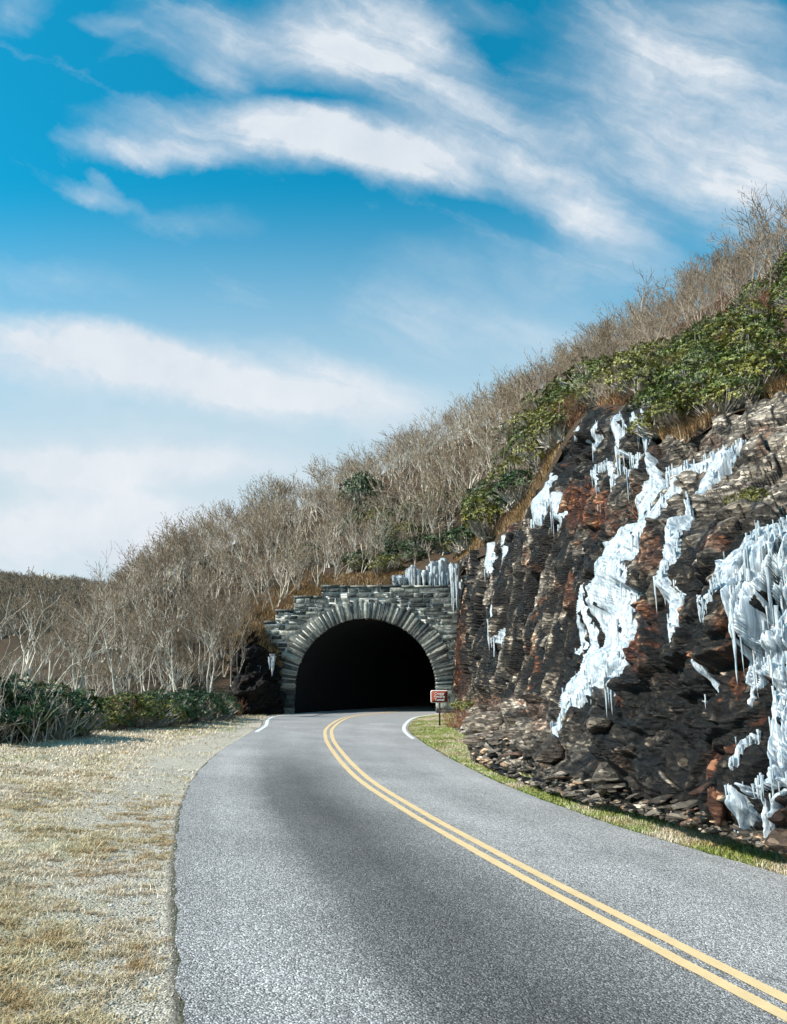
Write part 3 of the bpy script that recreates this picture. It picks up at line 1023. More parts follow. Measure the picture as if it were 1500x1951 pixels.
# ------------------------------------------------------------------ ice on the cliff
def cone_cluster(P, Ls, Rs, sides=6, rings=6, lean=None):
    """hanging icicles: top points P, lengths, radii -> verts, faces"""
    n = len(P)
    tz = np.linspace(0, 1, rings)
    prof = (1 - tz) ** .75 * (1 + .22 * np.sin(tz * 13 + rnd(n)[:, None] * 6)) + .02
    a = np.linspace(0, 2 * np.pi, sides, endpoint=False)
    wob = (np.cumsum(R0.normal(0, .10, (n, rings, 2)), axis=1)) * Rs[:, None, None]
    ctr = P[:, None, :] + np.concatenate([wob, -(tz[None] * Ls[:, None])[..., None]], -1)
    if lean is not None:
        ctr = ctr + lean[:, None, :] * tz[None, :, None] * Ls[:, None, None]
    r = prof * Rs[:, None]
    ring = np.stack([np.cos(a), np.sin(a), 0 * a], -1)
    V = ctr[:, :, None, :] + r[:, :, None, None] * ring[None, None]
    V = V.reshape(-1, 3)
    Fc = []
    for j in range(rings - 1):
        for k in range(sides):
            q = np.array([j * sides + k, (j + 1) * sides + k, (j + 1) * sides + (k + 1) % sides, j * sides + (k + 1) % sides])
            Fc.append(q)
    Fc = np.array(Fc)
    Fs = (np.arange(n)[:, None, None] * (rings * sides) + Fc[None]).reshape(-1, 4)
    return V, Fs


def rock_at(x, y):
    t = CLIFF.t_of(x, y)
    return CLIFF.samp(CP, x, t), CLIFF.samp(ncs, x, t), CLIFF.samp(CLIFF.P, x, t), t


def ice_fall(name, strokes, label, cat, thick=0.30, step=1.3, icicles=0, group=None, rough=1.0, seed=0, edge_ic=(0.3, 1.0), iw=.03, slim=.95, comp=True):
    if comp:
        strokes0 = strokes
    pts = np.array([p[:2] for s in strokes for p in s], float)
    wm = max(p[2] for s in strokes for p in s)
    x0, y0 = pts.min(0) - wm - 4
    x1, y1 = pts.max(0) + wm + 4
    xs = np.arange(max(x0, 868), x1, step)
    ys = np.arange(y0, y1, step)
    Xg, Yg = np.meshgrid(xs, ys)
    Pc, Nn, Pb, t = rock_at(Xg, Yg)
    mx = np.full(Xg.shape, -9.0)
    cr = np.zeros(Xg.shape)
    al = np.zeros(Xg.shape)
    wl_ = np.ones(Xg.shape)
    for k_, s in enumerate(strokes):
        run_ = 400.0 * k_
        for (a, c) in zip(s[:-1], s[1:]):
            v = np.array([c[0] - a[0], c[1] - a[1]], float)
            L2 = v @ v + 1e-6
            Ln = math.sqrt(L2)
            f = np.clip(((Xg - a[0]) * v[0] + (Yg - a[1]) * v[1]) / L2, 0, 1)
            dx = Xg - (a[0] + f * v[0])
            dy_ = Yg - (a[1] + f * v[1])
            w = (a[2] * (1 - f) + c[2] * f) * slim
            q = 1 - np.hypot(dx, dy_) / w
            nearer = q > mx
            sg = (v[0] * dy_ - v[1] * dx) / Ln
            cr = np.where(nearer, sg + 90 * k_, cr)
            al = np.where(nearer, run_ + f * Ln, al)
            wl_ = np.where(nearer, w, wl_)
            mx = np.maximum(mx, q)
            run_ += Ln
    ed = fbm(np.stack([cr / 5.0, al / 70, 0 * Xg + seed], -1), 4, 101 + seed)
    slit = fbm(np.stack([cr / 4.5, al / 130, 0 * Xg + 40 + seed], -1), 2, 131 + seed)
    ed2 = fbm(np.stack([Xg / 30, Yg / 30, 0 * Xg + seed], -1), 3, 111 + seed)
    m = mx + rough * (0.85 * ed + .28 * ed2) - .03 - (3.8 if wm > 18 else .6) * np.clip(slit - .15, 0, .5)
    # local high points of the rock so it does not poke through
    dl = ((Pc - Pb) * Nn).sum(-1)
    mxf = dl.copy()
    ky, kx = int(13 / step), int(7 / step)
    for a in range(-ky, ky + 1, 2):
        mxf = np.maximum(mxf, np.roll(dl, a, 0))
    mx2 = mxf.copy()
    for c in range(-kx, kx + 1, 2):
        mx2 = np.maximum(mx2, np.roll(mxf, c, 1))
    kv = int(8 / step)
    mxf = smooth1(smooth1(mx2, kv, 1), kv, 0)
    mxf = np.minimum(mxf, smooth1(smooth1(dl, 2 * kv, 1), 2 * kv, 0) + .22)
    dpx = m * np.maximum(wl_, 4)
    edge = np.clip(dpx / 6, 0, 1)
    dls = smooth1(smooth1(dl, 2, 0), 2, 1)
    hgt = mxf * edge + dls * (1 - edge)
    rib = 1.3 * np.abs(fbm(np.stack([cr / 7.0, al / 110, 0 * Xg + seed], -1), 4, 121)) + .35 * np.abs(fbm(np.stack([Xg / 4.0, Yg / 40, 0 * Xg + seed], -1), 3, 123))
    lump = fbm(Pb * 1.1, 3, 122)
    T = thick * (1 - np.exp(-np.maximum(dpx, 0) / 9.0)) * (0.80 + .42 * rib + .30 * lump) - .02 + .022 * np.minimum(dpx, 0)
    V = Pb + Nn * (hgt + T)[..., None]
    if comp:
        qx, qy = topix(V)
        sel_ = dpx > 1
        if sel_.sum() > 4:
            ddx, ddy = float(np.median((qx - Xg)[sel_])), float(np.median((qy - Yg)[sel_]))
            strokes = [[(p[0] - ddx, p[1] - ddy, p[2]) for p in s_] for s_ in strokes0]
            return ice_fall(name, strokes, label, cat, thick, step, icicles, group, rough, seed, edge_ic, iw, slim, False)
    keep = dpx > -4.5
    Fq = gridfaces(len(ys), len(xs))
    kk = keep.ravel()
    Fq = Fq[kk[Fq].all(1)]
    if len(Fq) == 0:
        return None
    used = np.unique(Fq)
    rm = np.full(kk.size, -1)
    rm[used] = np.arange(len(used))
    Vk = V.reshape(-1, 3)[used]
    origin = Vk.mean(0)
    origin[2] = Vk[:, 2].min()
    Vs = [Vk]
    Fs = [rm[Fq]]
    # small ribs of ice that give the fall its fringe
    flat = V.reshape(-1, 3)
    kd = max(2, int(9 / step))
    dn = np.full(m.shape, -1.0)
    dn[:-kd] = m[kd:]
    inner = np.where(((m > 0.03) & (dn < -.02)).ravel())[0]
    rest_ = np.where(((m > 0.35)).ravel())[0]
    if icicles and len(inner):
        sel = R0.choice(inner, min(int(icicles * .6), len(inner)), replace=False)
        if len(rest_):
            sel = np.concatenate([sel, R0.choice(rest_, min(int(icicles * .06), len(rest_)), replace=False)])
        Ls = (edge_ic[0] + (edge_ic[1] - edge_ic[0]) * rnd(len(sel)) ** 1.8)
        Ls = np.minimum(Ls, np.maximum(flat[sel, 2] * .5 - .1, .06))
        Rs = iw * (0.5 + rnd(len(sel))) * (0.5 + .5 * Ls / edge_ic[1])
        tops = flat[sel] + Nn.reshape(-1, 3)[sel] * 0.02 + [0, 0, .1]
        v2, f2 = cone_cluster(tops, Ls, Rs)
        Fs.append(f2 + len(Vk))
        Vs.append(v2)
    Va = np.vstack(Vs) - origin
    o = mk(name, Va, np.vstack(Fs), ICE, smooth=True)
    o.location = origin
    tag(o, label, cat, group)
    return o


def strands(path, n, seed, wd=(4, 8), lo=.2, hi=.75, jit=3.0):
    """thin parallel runs of ice inside a wider course"""
    rg = np.random.default_rng(seed)
    P_ = np.array(path, float)
    sp_, _ = spline(P_, 60)
    T_ = np.gradient(sp_[:, :2], axis=0)
    T_ /= np.linalg.norm(T_, axis=1)[:, None]
    N_ = np.stack([-T_[:, 1], T_[:, 0]], 1)
    out = []
    for k in range(n):
        f = -1 + 2 * (k + rg.uniform(.1, .9)) / n
        ln = rg.uniform(lo, hi)
        a = rg.uniform(0, 1 - ln)
        i0, i1 = int(a * 59), int((a + ln) * 59)
        idx = np.linspace(i0, i1, 7).astype(int)
        w0 = rg.uniform(*wd)
        dr = rg.normal(0, .12)
        st = []
        for q, ii_ in enumerate(idx):
            u = q / 6
            w = w0 * (0.35 + 1.0 * math.sin(math.pi * (0.12 + .82 * u)))
            o_ = (f + dr * u) * sp_[ii_, 2] * .92
            c_ = sp_[ii_, :2] + N_[ii_] * o_ + rg.normal(0, jit * .4, 2)
            st.append((c_[0], c_[1], max(w, 1.6)))
        out.append(st)
    return out


MAINP = [(1238, 872, 7), (1238, 905, 15), (1228, 945, 24), (1210, 995, 29), (1190, 1045, 33), (1176, 1095, 35), (1168, 1145, 34), (1158, 1190, 32), (1146, 1235, 25), (1130, 1285, 17), (1112, 1330, 9), (1084, 1375, 4), (1064, 1410, 2)]
ice_fall('frozen_waterfall',
         strands(MAINP, 8, 11, (3.5, 6.5), .3, .7) + strands(MAINP, 8, 12, (2.5, 4.5), .15, .5) + strands([(x, y, w * .5) for x, y, w in MAINP], 3, 13, (6, 9), .4, .7) + [
             [(1238, 868, 5), (1238, 900, 9), (1226, 945, 12), (1206, 1000, 12), (1186, 1055, 11), (1178, 1110, 8)],
             [(1150, 1195, 9), (1138, 1245, 11), (1124, 1290, 9), (1108, 1332, 6), (1084, 1372, 3), (1064, 1408, 1.8)],
             [(1280, 903, 4), (1330, 880, 5), (1380, 858, 4), (1412, 843, 3)], [(1236, 925, 6), (1262, 908, 7), (1300, 897, 4)],
             [(1290, 912, 3), (1262, 955, 6), (1242, 1000, 7), (1222, 1045, 4)],
             [(1120, 1150, 3), (1108, 1195, 5), (1098, 1245, 2.5)],
             [(1188, 1170, 7), (1190, 1205, 7), (1182, 1250, 5), (1172, 1300, 3), (1166, 1325, 1.6)]],
         'tall white frozen waterfall slanting down the middle of the cliff', 'ice', .24, 1.1, 240, seed=1, edge_ic=(.2, 1.0), iw=.026, rough=.45)
ice_fall('ice_flow', [[(1425, 838, 4), (1395, 868, 8), (1362, 893, 10), (1335, 918, 7), (1320, 935, 3)]],
         'small bluish ice flow lying on the slanted slabs above the tall frozen waterfall', 'ice', .12, 1.2, 20, seed=2, edge_ic=(.1, .3), iw=.02)
ice_fall('ice_column', [[(1300, 930, 3), (1290, 970, 6), (1282, 1020, 9), (1272, 1065, 12), (1270, 1110, 12), (1275, 1150, 10), (1274, 1185, 7), (1281, 1218, 3)]],
         'narrow white ice column just right of the tall frozen waterfall', 'ice', .18, 1.15, 90, seed=3, edge_ic=(.2, .7), iw=.028)
RP1 = [(1545, 975, 30), (1510, 1025, 42), (1486, 1075, 48), (1466, 1130, 50), (1452, 1185, 36), (1440, 1240, 24), (1432, 1295, 14), (1425, 1350, 6)]
RP2 = [(1530, 1080, 50), (1512, 1180, 44), (1500, 1280, 30), (1492, 1380, 24), (1484, 1450, 20), (1476, 1495, 20)]
ice_fall('frozen_waterfall',
         strands(RP1, 11, 21, (4, 8), .35, .8) + strands(RP1, 8, 22, (3, 5), .2, .5) + strands(RP2, 8, 23, (5, 9), .4, .8) + strands(RP2, 7, 24, (3, 6), .2, .5) + [
             [(1508, 1040, 18), (1486, 1090, 20), (1472, 1140, 17)], [(1520, 1120, 24), (1508, 1220, 18), (1497, 1320, 13), (1490, 1410, 12), (1482, 1485, 13)],
             [(1600, 1050, 60), (1620, 1250, 45), (1640, 1450, 36)],
             [(1435, 1502, 6), (1478, 1494, 10), (1530, 1482, 12)]],
         'huge pale frozen waterfall with long fringes at the right end of the cliff', 'ice', .32, 1.2, 330, seed=4, edge_ic=(.25, 1.4), iw=.027, rough=.45)
ice_fall('ice_sheet', [[(1500, 978, 8), (1462, 1005, 14), (1425, 1035, 16), (1400, 1070, 16), (1388, 1100, 12), (1378, 1140, 8), (1372, 1172, 3)],
                       [(1440, 1050, 16), (1405, 1095, 8)]],
         'thin greyish ice sheet covering the ledges left of the huge pale frozen waterfall', 'ice', .10, 1.2, 160, seed=5, edge_ic=(.15, .55), iw=.02, rough=1.3)
ice_fall('ice_flow', [[(1395, 1508, 9), (1400, 1528, 14), (1384, 1555, 10), (1368, 1582, 4)], [(1408, 1500, 8), (1445, 1498, 8)], [(1440, 1510, 7), (1428, 1545, 7), (1412, 1585, 3)]],
         'rippled ice flow spilling over the lowest ledge to the grass below the huge frozen waterfall', 'ice', .09, 1.1, 30, seed=6, edge_ic=(.08, .25), iw=.018, rough=1.3)
ice_fall('ice_flow', [[(1515, 1508, 6), (1488, 1525, 6), (1462, 1560, 6), (1432, 1603, 3)]],
         'thin slanting ice rivulet at the lower right corner of the cliff', 'ice', .07, 1.1, 10, seed=7, edge_ic=(.08, .2), iw=.015)
ice_fall('ice_clump', [[(1436, 1405, 8), (1415, 1412, 9), (1410, 1440, 7), (1402, 1468, 4)]],
         'small ice clump draped on a low ledge left of the foot of the huge waterfall', 'ice', .10, 1.1, 25, seed=8, edge_ic=(.1, .3), iw=.02)
ice_fall('ice_clump', [[(1041, 897, 4), (1040, 925, 9), (1030, 960, 11), (1024, 1000, 4)], [(1055, 940, 8), (1057, 985, 5), (1052, 1015, 2)]],
         'white icicle clump hanging high on the dark cliff left of the tall waterfall', 'ice', .22, 1.1, 80, seed=9, edge_ic=(.4, 1.5), iw=.04)
ice_fall('ice_column', [[(958, 1022, 5), (955, 1060, 8), (952, 1110, 6), (950, 1170, 4.5), (949, 1225, 3)]],
         'long thin ice streak on the dark cliff right of the tunnel', 'ice', .16, 1.0, 24, seed=10, edge_ic=(.4, 1.4), iw=.045, rough=.3)
ice_fall('ice_clump', [[(932, 1038, 8), (929, 1065, 7), (926, 1090, 3)]],
         'short icicle clump under the cliff edge right of the tunnel', 'ice', .16, 1.0, 18, seed=11, edge_ic=(.3, 1.0), iw=.045, rough=.6)
ice_fall('ice_clump', [[(1185, 795, 5), (1178, 825, 10), (1172, 855, 6), (1166, 885, 3)], [(1190, 800, 4), (1196, 815, 4)]],
         'lumpy white icicle clump in the dark notch at the top of the cliff', 'ice', .16, 1.1, 40, seed=12, edge_ic=(.2, .8), iw=.03)
ice_fall('ice_clump', [[(1150, 808, 3), (1138, 828, 7), (1130, 856, 5)], [(1120, 812, 3), (1112, 838, 4)]],
         'leftmost ragged ice patch in the notch at the top of the cliff', 'ice', .12, 1.1, 30, seed=13, edge_ic=(.2, .7), iw=.026)
ice_fall('icicle_row', [[(1205, 785, 4), (1210, 800, 6), (1213, 830, 5)], [(1222, 785, 3), (1222, 805, 3)]],
         'row of straight icicles under the bush edge at the top of the cliff', 'icicles', .10, 1.1, 60, seed=14, edge_ic=(.4, 1.0), iw=.03, rough=.5)
ice_fall('icicle_row', [[(1132, 900, 5), (1146, 888, 8), (1160, 884, 7), (1166, 920, 4)], [(1136, 905, 4), (1142, 935, 2)]],
         'icicle fringe hanging from a ledge left of the top of the tall waterfall', 'icicles', .12, 1.1, 70, seed=15, edge_ic=(.4, 1.3), iw=.032, rough=.6)
ice_fall('icicle_row', [[(1182, 862, 5), (1200, 868, 6), (1222, 872, 6)], [(1195, 870, 4), (1192, 905, 3)], [(1215, 875, 4), (1212, 915, 3)]],
         'curtain of thin icicles just above the head of the tall waterfall', 'icicles', .10, 1.1, 110, seed=16, edge_ic=(.5, 1.5), iw=.03, rough=.5)
ice_fall('icicle', [[(1346, 1262, 5), (1347, 1300, 6), (1350, 1340, 2)]],
         'single fat icicle below a rusty rock right of the cliff centre', 'icicle', .16, 1.0, 6, seed=17, edge_ic=(.2, .6), iw=.03, rough=.3)
ice_fall('icicle_row', [[(1358, 1066, 4), (1366, 1066, 4)], [(1360, 1070, 4), (1361, 1118, 2.5)], [(1367, 1070, 3), (1368, 1105, 2)]],
         'pair of straight icicles left of the greyish ice sheet', 'icicles', .10, 1.0, 14, seed=18, edge_ic=(.2, .5), iw=.022, rough=.4)
ice_fall('ice_clump', [[(1360, 1136, 5), (1354, 1158, 6), (1346, 1184, 4)]],
         'small white ice blob on the rock below the pair of straight icicles', 'ice', .10, 1.0, 10, seed=19, edge_ic=(.1, .3), iw=.02, rough=.5)
ice_fall('ice_clump', [[(868, 1082, 5), (869, 1110, 5.5), (868, 1140, 4), (868, 1166, 1.6)]],
         'long icicle curtain hanging over the right end of the tunnel masonry', 'ice', .45, .8, 30, seed=20, edge_ic=(.8, 2.4), iw=.09, rough=.5)

# ------------------------------------------------------------------ tunnel portal
PY = 44.0
XC = float((at(562, 1350, PY)[0] + at(832, 1350, PY)[0]) / 2)
HW = float((at(832, 1350, PY)[0] - at(562, 1350, PY)[0]) / 2)
ZT = float(at(697, 1178, PY)[2])
SPR = 1.35
RZ = ZT - SPR


def pxz(x, y):
    p = at(x, y, PY)
    return float(p[0]), float(p[2])


portal = empty('tunnel_portal', (XC, PY, 0))
tag(portal, 'dark slate tunnel mouth with a fanned stone arch and stepped top', 'tunnel portal')


def L(V):
    return np.asarray(V, float) - np.array([XC, PY, 0])


def box(x0, x1, y0, y1, z0, z1, jit=0.0):
    V = np.array([(x, y, z) for x in (x0, x1) for y in (y0, y1) for z in (z0, z1)], float)
    if jit:
        V = V + R0.normal(0, jit, V.shape)
    Fq = np.array([(0, 1, 3, 2), (4, 6, 7, 5), (0, 4, 5, 1), (2, 3, 7, 6), (0, 2, 6, 4), (1, 5, 7, 3)])
    return V, Fq


def stoneface(poly, y0, y1, bev=0.03):
    """chamfered stone: outline poly (n,2) in x,z, front at y0, back at y1"""
    poly = np.asarray(poly, float)
    n = len(poly)
    c = poly.mean(0)
    dd = poly - c
    ln = np.linalg.norm(dd, axis=1, keepdims=True)
    inner = c + dd * np.maximum(1 - bev / ln, .3)
    f0 = y0 + bev * .8
    
    mid = c[None]
    V = np.vstack([np.column_stack([poly[:, 0], np.full(n, y1), poly[:, 1]]),
                   np.column_stack([poly[:, 0], np.full(n, f0), poly[:, 1]]),
                   np.column_stack([inner[:, 0], y0 + R0.normal(0, .03, n), inner[:, 1]]),
                   np.column_stack([mid[:, 0], [y0 - .02 + R0.normal(0, .02)], mid[:, 1]])])
    q, t = [], []
    for i in range(n):
        j = (i + 1) % n
        q.append((i, j, n + j, n + i))
        q.append((n + i, n + j, 2 * n + j, 2 * n + i))
        t.append((2 * n + i, 2 * n + j, 3 * n))
    return V, np.array(q), np.array(t)


class MB:
    def __init__(s):
        s.V, s.Q, s.T, s.n = [], [], [], 0

    def add(s, V, q=None, t=None):
        s.V.append(np.asarray(V, float))
        if q is not None and len(q):
            s.Q.append(np.asarray(q) + s.n)
        if t is not None and len(t):
            s.T.append(np.asarray(t) + s.n)
        s.n += len(V)

    def build(s, name, m, parent=None, smooth=False, org=None):
        V = np.vstack(s.V)
        if org is not None:
            V = V - np.asarray(org)
        Fs = []
        if s.Q:
            Fs.append(np.vstack(s.Q))
        if s.T:
            Fs.append(np.vstack(s.T))
        return mk(name, V, Fs, m, parent, smooth)


def arch_pt(phi, r_add):
    """phi 0 = right spring, pi = left spring, beyond = down the jambs"""
    return (XC + (HW + r_add) * math.cos(phi), SPR + (RZ + r_add) * math.sin(phi))


# voussoirs
ring = MB()
angs = [math.radians(-2)]
while angs[-1] < math.radians(182):
    angs.append(angs[-1] + math.radians(random.uniform(2.5, 4.4)))
angs[-1] = math.radians(182)
OUT = []
for i, (a, c) in enumerate(zip(angs[:-1], angs[1:])):
    ra = random.choice([.95, 1.05, 1.0, 1.12, .9, 1.15])
    if 60 < math.degrees(a) < 125:
        ra = random.choice([.88, .98, 1.05])
    g = .0095
    p = [arch_pt(a + g, random.uniform(-.03, .02)), arch_pt(a + g * .8, ra), arch_pt((a + c) / 2, ra + .02), arch_pt(c - g * .8, ra), arch_pt(c - g, random.uniform(-.03, .02)),
         arch_pt((a + c) / 2, random.uniform(-.03, .0))]
    V, q, t = stoneface(p, PY - .16 + random.uniform(-.04, .04), PY + .9, .035)
    ring.add(L(V), q[:, ::-1], t[:, ::-1])
    OUT.append((a, c, ra))
# jamb stones below the spring
for sgn in (-1, 1):
    z = -.3
    while z < SPR - .12:
        h = min(random.uniform(.22, .36), SPR - .10 - z)
        w = random.uniform(.55, 1.15)
        xi = XC + sgn * (HW + random.uniform(-.02, .02))
        xo = XC + sgn * (HW + w)
        p = [(xi, z + .012), (xo, z + .012), (xo, z + h - .012), (xi, z + h - .012)]
        V, q, t = stoneface(p, PY - .16 + random.uniform(-.04, .04), PY + .9, .035)
        if sgn < 0:
            ring.add(L(V), q, t)
        else:
            ring.add(L(V), q[:, ::-1], t[:, ::-1])
        z += h
ring.build('arch_ring', STONE, portal)


def outer_halfwidth(z, extra=1.06):
    """half width blocked by ring at height z"""
    if z < SPR:
        return HW + 1.08
    k = (z - SPR) / (RZ + extra)
    return 0 if k >= 1 else (HW + extra) * math.sqrt(1 - k * k)


# stepped wall outline: list of (x0, x1, ztop)
XR = pxz(874, 1300)[0]
STEPS = [(pxz(613, 1117)[0], XR, pxz(700, 1119)[1]), (pxz(560, 1137)[0], pxz(613, 1137)[0], pxz(560, 1139)[1]),
         (pxz(525, 1163)[0], pxz(560, 1163)[0], pxz(525, 1165)[1]), (pxz(504, 1190)[0], pxz(525, 1190)[0], pxz(500, 1187)[1]),
         (pxz(476, 1190)[0], pxz(504, 1190)[0], pxz(480, 1190)[1])]
zmax = max(s[2] for s in STEPS)


def wall_x_range(z):
    xs_ = [s for s in STEPS if s[2] > z + .05]
    return min(s[0] for s in xs_), XR


wall = MB()
z = -.3
rows = []
tops = sorted({round(s[2], 3) for s in STEPS})
while z < zmax - .05:
    h = random.uniform(.17, .30)
    nxt = [tp for tp in tops if tp > z + .06]
    if nxt:
        if nxt[0] - z < h + .17:
            h = nxt[0] - z if nxt[0] - z < .42 else (nxt[0] - z) / 2
    x0, x1 = wall_x_range(z + h / 2)
    if z + h / 2 < 3.9:
        x0 = max(x0, pxz(505, 1200)[0]) if z > 1.2 else pxz(520, 1300)[0]
    hwid = outer_halfwidth(z + h / 2)
    iv = [(x0, XC - hwid), (XC + hwid, x1)] if hwid > 0 else [(x0, x1)]
    for (a, c) in iv:
        x = a - random.uniform(0, .3)
        while x < c - .05:
            w = random.choice([.25, .35, .5, .65, .9]) * random.uniform(.8, 1.2)
            xe = x + w
            if c - xe < .25:
                xe = c
            xa = max(x, a)
            if xe - xa > .1:
                g = .024
                j = lambda: random.uniform(-.008, .008)
                p = [(xa + g, z + g + j()), (xe - g, z + g + j()), (xe - g, z + h - g + j()), (xa + g, z + h - g + j())]
                V, q, t = stoneface(p, PY - .02 + random.uniform(-.05, .02), PY + .8, .02)
                wall.add(L(V), q[:, ::-1], t[:, ::-1])
            x = xe
    rows.append(z)
    z += h
wall.build('masonry', STONE, portal)
# mortar backing: slabs behind the stone faces, with the arch cut out as a polygon fan
mo = MB()
nseg = 72
for k in range(nseg):
    a0, a1 = math.pi * k / nseg, math.pi * (k + 1) / nseg
    pts = [arch_pt(a0, .02), arch_pt(a1, .02), arch_pt(a1, .86), arch_pt(a0, .86)]
    V = [(p[0], y, p[1]) for y in (PY - .10, PY + .85) for p in pts]
    mo.add(L(V), [(0, 1, 2, 3), (7, 6, 5, 4), (0, 4, 5, 1), (1, 5, 6, 2), (2, 6, 7, 3), (3, 7, 4, 0)])
for k in range(60):
    z0 = -.3 + (zmax + .28) * k / 60
    z1 = -.3 + (zmax + .28) * (k + 1) / 60
    zm = (z0 + z1) / 2
    x0, x1 = wall_x_range(zm)
    if zm < 3.9:
        x0 = max(x0, pxz(505, 1200)[0]) if zm > 1.2 else pxz(520, 1300)[0]
    hwid = outer_halfwidth(zm, .80) if zm > SPR else HW + .03
    for (a, c) in ([(x0 + .02, XC - hwid), (XC + hwid, x1)] if hwid > 0 else [(x0 + .02, x1)]):
        if c > a:
            V, q = box(a, c, PY - .004, PY + .78, z0, z1)
            mo.add(L(V), q)
mo.build('mortar', MORTAR, portal)
# coping stones laid on every step
for (x0, x1, zt) in STEPS:
    cop = MB()
    x = x0 - .03
    while x < x1 - .02:
        w = random.uniform(.6, 1.2)
        xe = x1 if x1 - (x + w) < .35 else x + w
        h = random.uniform(.09, .13)
        V, q = box(x + .012, xe - .012, PY - .06 + random.uniform(-.03, .03), PY + .82, zt + .004, zt + h, .008)
        cop.add(L(V), q)
        x = xe
    cop.build('coping', STONE, portal)
# lining of the bore, following the road, closed at its far end to keep it dark
tun = []
ii = np.arange(ip + 2, len(CEN), 6)
prof_ = [(-HW - .02, -.4)] + [((HW + .02) * math.cos(a), SPR + (RZ + .02) * math.sin(a)) for a in np.linspace(math.pi, 0, 33)] + [(HW + .02, -.4)]
prof_ = np.array(prof_)
cen2 = CEN[ii].copy()
shift = XC - CEN[ip, 0]
rings_ = []
for k, i in enumerate(ii):
    f = min(1, k / 14)
    nx, ny = NRM[i]
    # portal end is square to the wall, then turns with the road
    tx, ty = (1 * (1 - f) + nx * f, 0 * (1 - f) + ny * f)
    ln = math.hypot(tx, ty)
    tx, ty = tx / ln, ty / ln
    cx = CEN[i, 0] + shift * (1 - f) + .2 * f
    cy = CEN[i, 1]
    if k == 0:
        cy = PY + .05
        cx = XC
    nz = 0.10 * min(1, k / 3)
    pr2 = prof_ * (1 + 0 * nz)
    P = np.stack([cx + tx * pr2[:, 0], cy + ty * pr2[:, 0], pr2[:, 1]], 1)
    P = P + nz * np.stack([fbm(P * .8, 3, 61), fbm(P * .8, 3, 62), fbm(P * .8, 3, 63)], 1)
    rings_.append(P)
RG = np.array(rings_)
nr, npf = RG.shape[:2]
Vt = RG.reshape(-1, 3)
Fq = gridfaces(nr, npf)
endc = RG[-1].mean(0)
Vt = np.vstack([Vt, endc])
tri = np.array([((nr - 1) * npf + k, (nr - 1) * npf + k + 1, len(Vt) - 1) for k in range(npf - 1)])
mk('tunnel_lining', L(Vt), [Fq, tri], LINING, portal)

# small glints of ice inside the bore; the last stands for faint wall light
for (x, y, Y, lab) in ((609, 1303, 50, 'thin pale icicle on the left wall inside the tunnel'), (724, 1301, 58, 'tiny pale icicle in the dark middle of the tunnel'),
                       (573, 1300, 46.2, 'pale icicle shape standing in for faint light just inside the left tunnel mouth')):
    p = at(x, y, Y)
    V, Fq = cone_cluster(np.array([[0, 0, .9], [.07, .02, .8]]), np.array([.9, .7]), np.array([.07, .05]))
    o = mk('icicle', V, Fq, ICE, smooth=True)
    o.location = p - np.array([0, 0, .45])
    tag(o, lab, 'icicle')


# ------------------------------------------------------------------ loose rocks
def rock_mesh(seed, sx, sy, sz, res=14, blocky=.9):
    """angular rock: cube-sphere cut by random planes"""
    rg = np.random.default_rng(seed)
    u = np.linspace(0, np.pi, res)
    v = np.linspace(0, 2 * np.pi, res * 2 + 1)
    U, Vv = np.meshgrid(u, v, indexing='ij')
    D = np.stack([np.sin(U) * np.cos(Vv), np.sin(U) * np.sin(Vv), np.cos(U)], -1)
    r = np.full(U.shape, 1.5)
    for _ in range(16):
        n = rg.normal(size=3)
        n /= np.linalg.norm(n)
        dd = (D @ n)
        c = rg.uniform(.6, .95)
        r = np.where(dd > .05, np.minimum(r, c / np.maximum(dd, .05)), r)
    P = D * r[..., None] * np.array([sx, sy, sz])
    P = P + .04 * max(sx, sz) * fbm(P * 5 / max(sx, sz) + seed, 3, 7)[..., None] * D
    bl = np.full(P.shape[:2], rg.random())
    return P.reshape(-1, 3), gridfaces(res, res * 2 + 1), bl.ravel()


def rock(name, loc, s, seed, label, cat='rock', group=None, rz=0, tan=.3, rust=0.0, tilt=(0, 0)):
    V, Fq, bl = rock_mesh(seed, *s)
    n = len(V)
    o = mk(name, V, Fq[:, ::-1] if False else Fq, ROCK, attrs={'block': bl, 'small': np.full(n, .5) + .3 * fbm(V * 8, 2, 3), 'gap': np.full(n, .5), 'tan': np.full(n, tan), 'rust': np.full(n, rust)})
    o.location = loc
    o.rotation_euler = (tilt[0], tilt[1], rz)
    tag(o, label, cat, group)
    return o


# outcrop left of the portal (dark, under orange grass)
OUTC = {
    425: [(42.0, -.3), (42.2, .6), (42.6, 1.4), (43.2, 2.1), (44.5, 2.6)],
    455: [(41.4, -.3), (41.6, 1.2), (42.0, 2.6), (42.7, 3.5), (44.4, 4.0)],
    475: [(41.3, -.3), (41.5, 1.4), (41.9, 3.0), (42.7, 4.2), (44.4, 4.7)],
    500: [(41.6, -.3), (41.8, 1.4), (42.3, 2.9), (43.0, 4.0), (44.4, 4.5)],
    520: [(42.6, -.3), (42.8, 1.3), (43.1, 2.4), (43.6, 3.1), (44.6, 3.4)],
    536: [(43.6, -.3), (43.7, .9), (43.8, 1.6), (44.0, 2.0), (44.6, 2.2)],
}
OC = Sheet(OUTC, 0, 90, 6, xs=np.arange(425, 537, .9).astype(float))
on = OC.normals()
on *= np.sign((on * -OC.P).sum(-1, keepdims=True))
opx = np.repeat(OC.xs[:, None], 90, 1)
dd_, bb_, ss_, gg_, tt_, rr_ = [a.reshape(opx.shape) for a in rockdisp(OC.P, opx.ravel() * 0 + 1200, OC.py.ravel() * 0 + 1300)]
OP = OC.P + on * (dd_ * 1.1)[..., None]
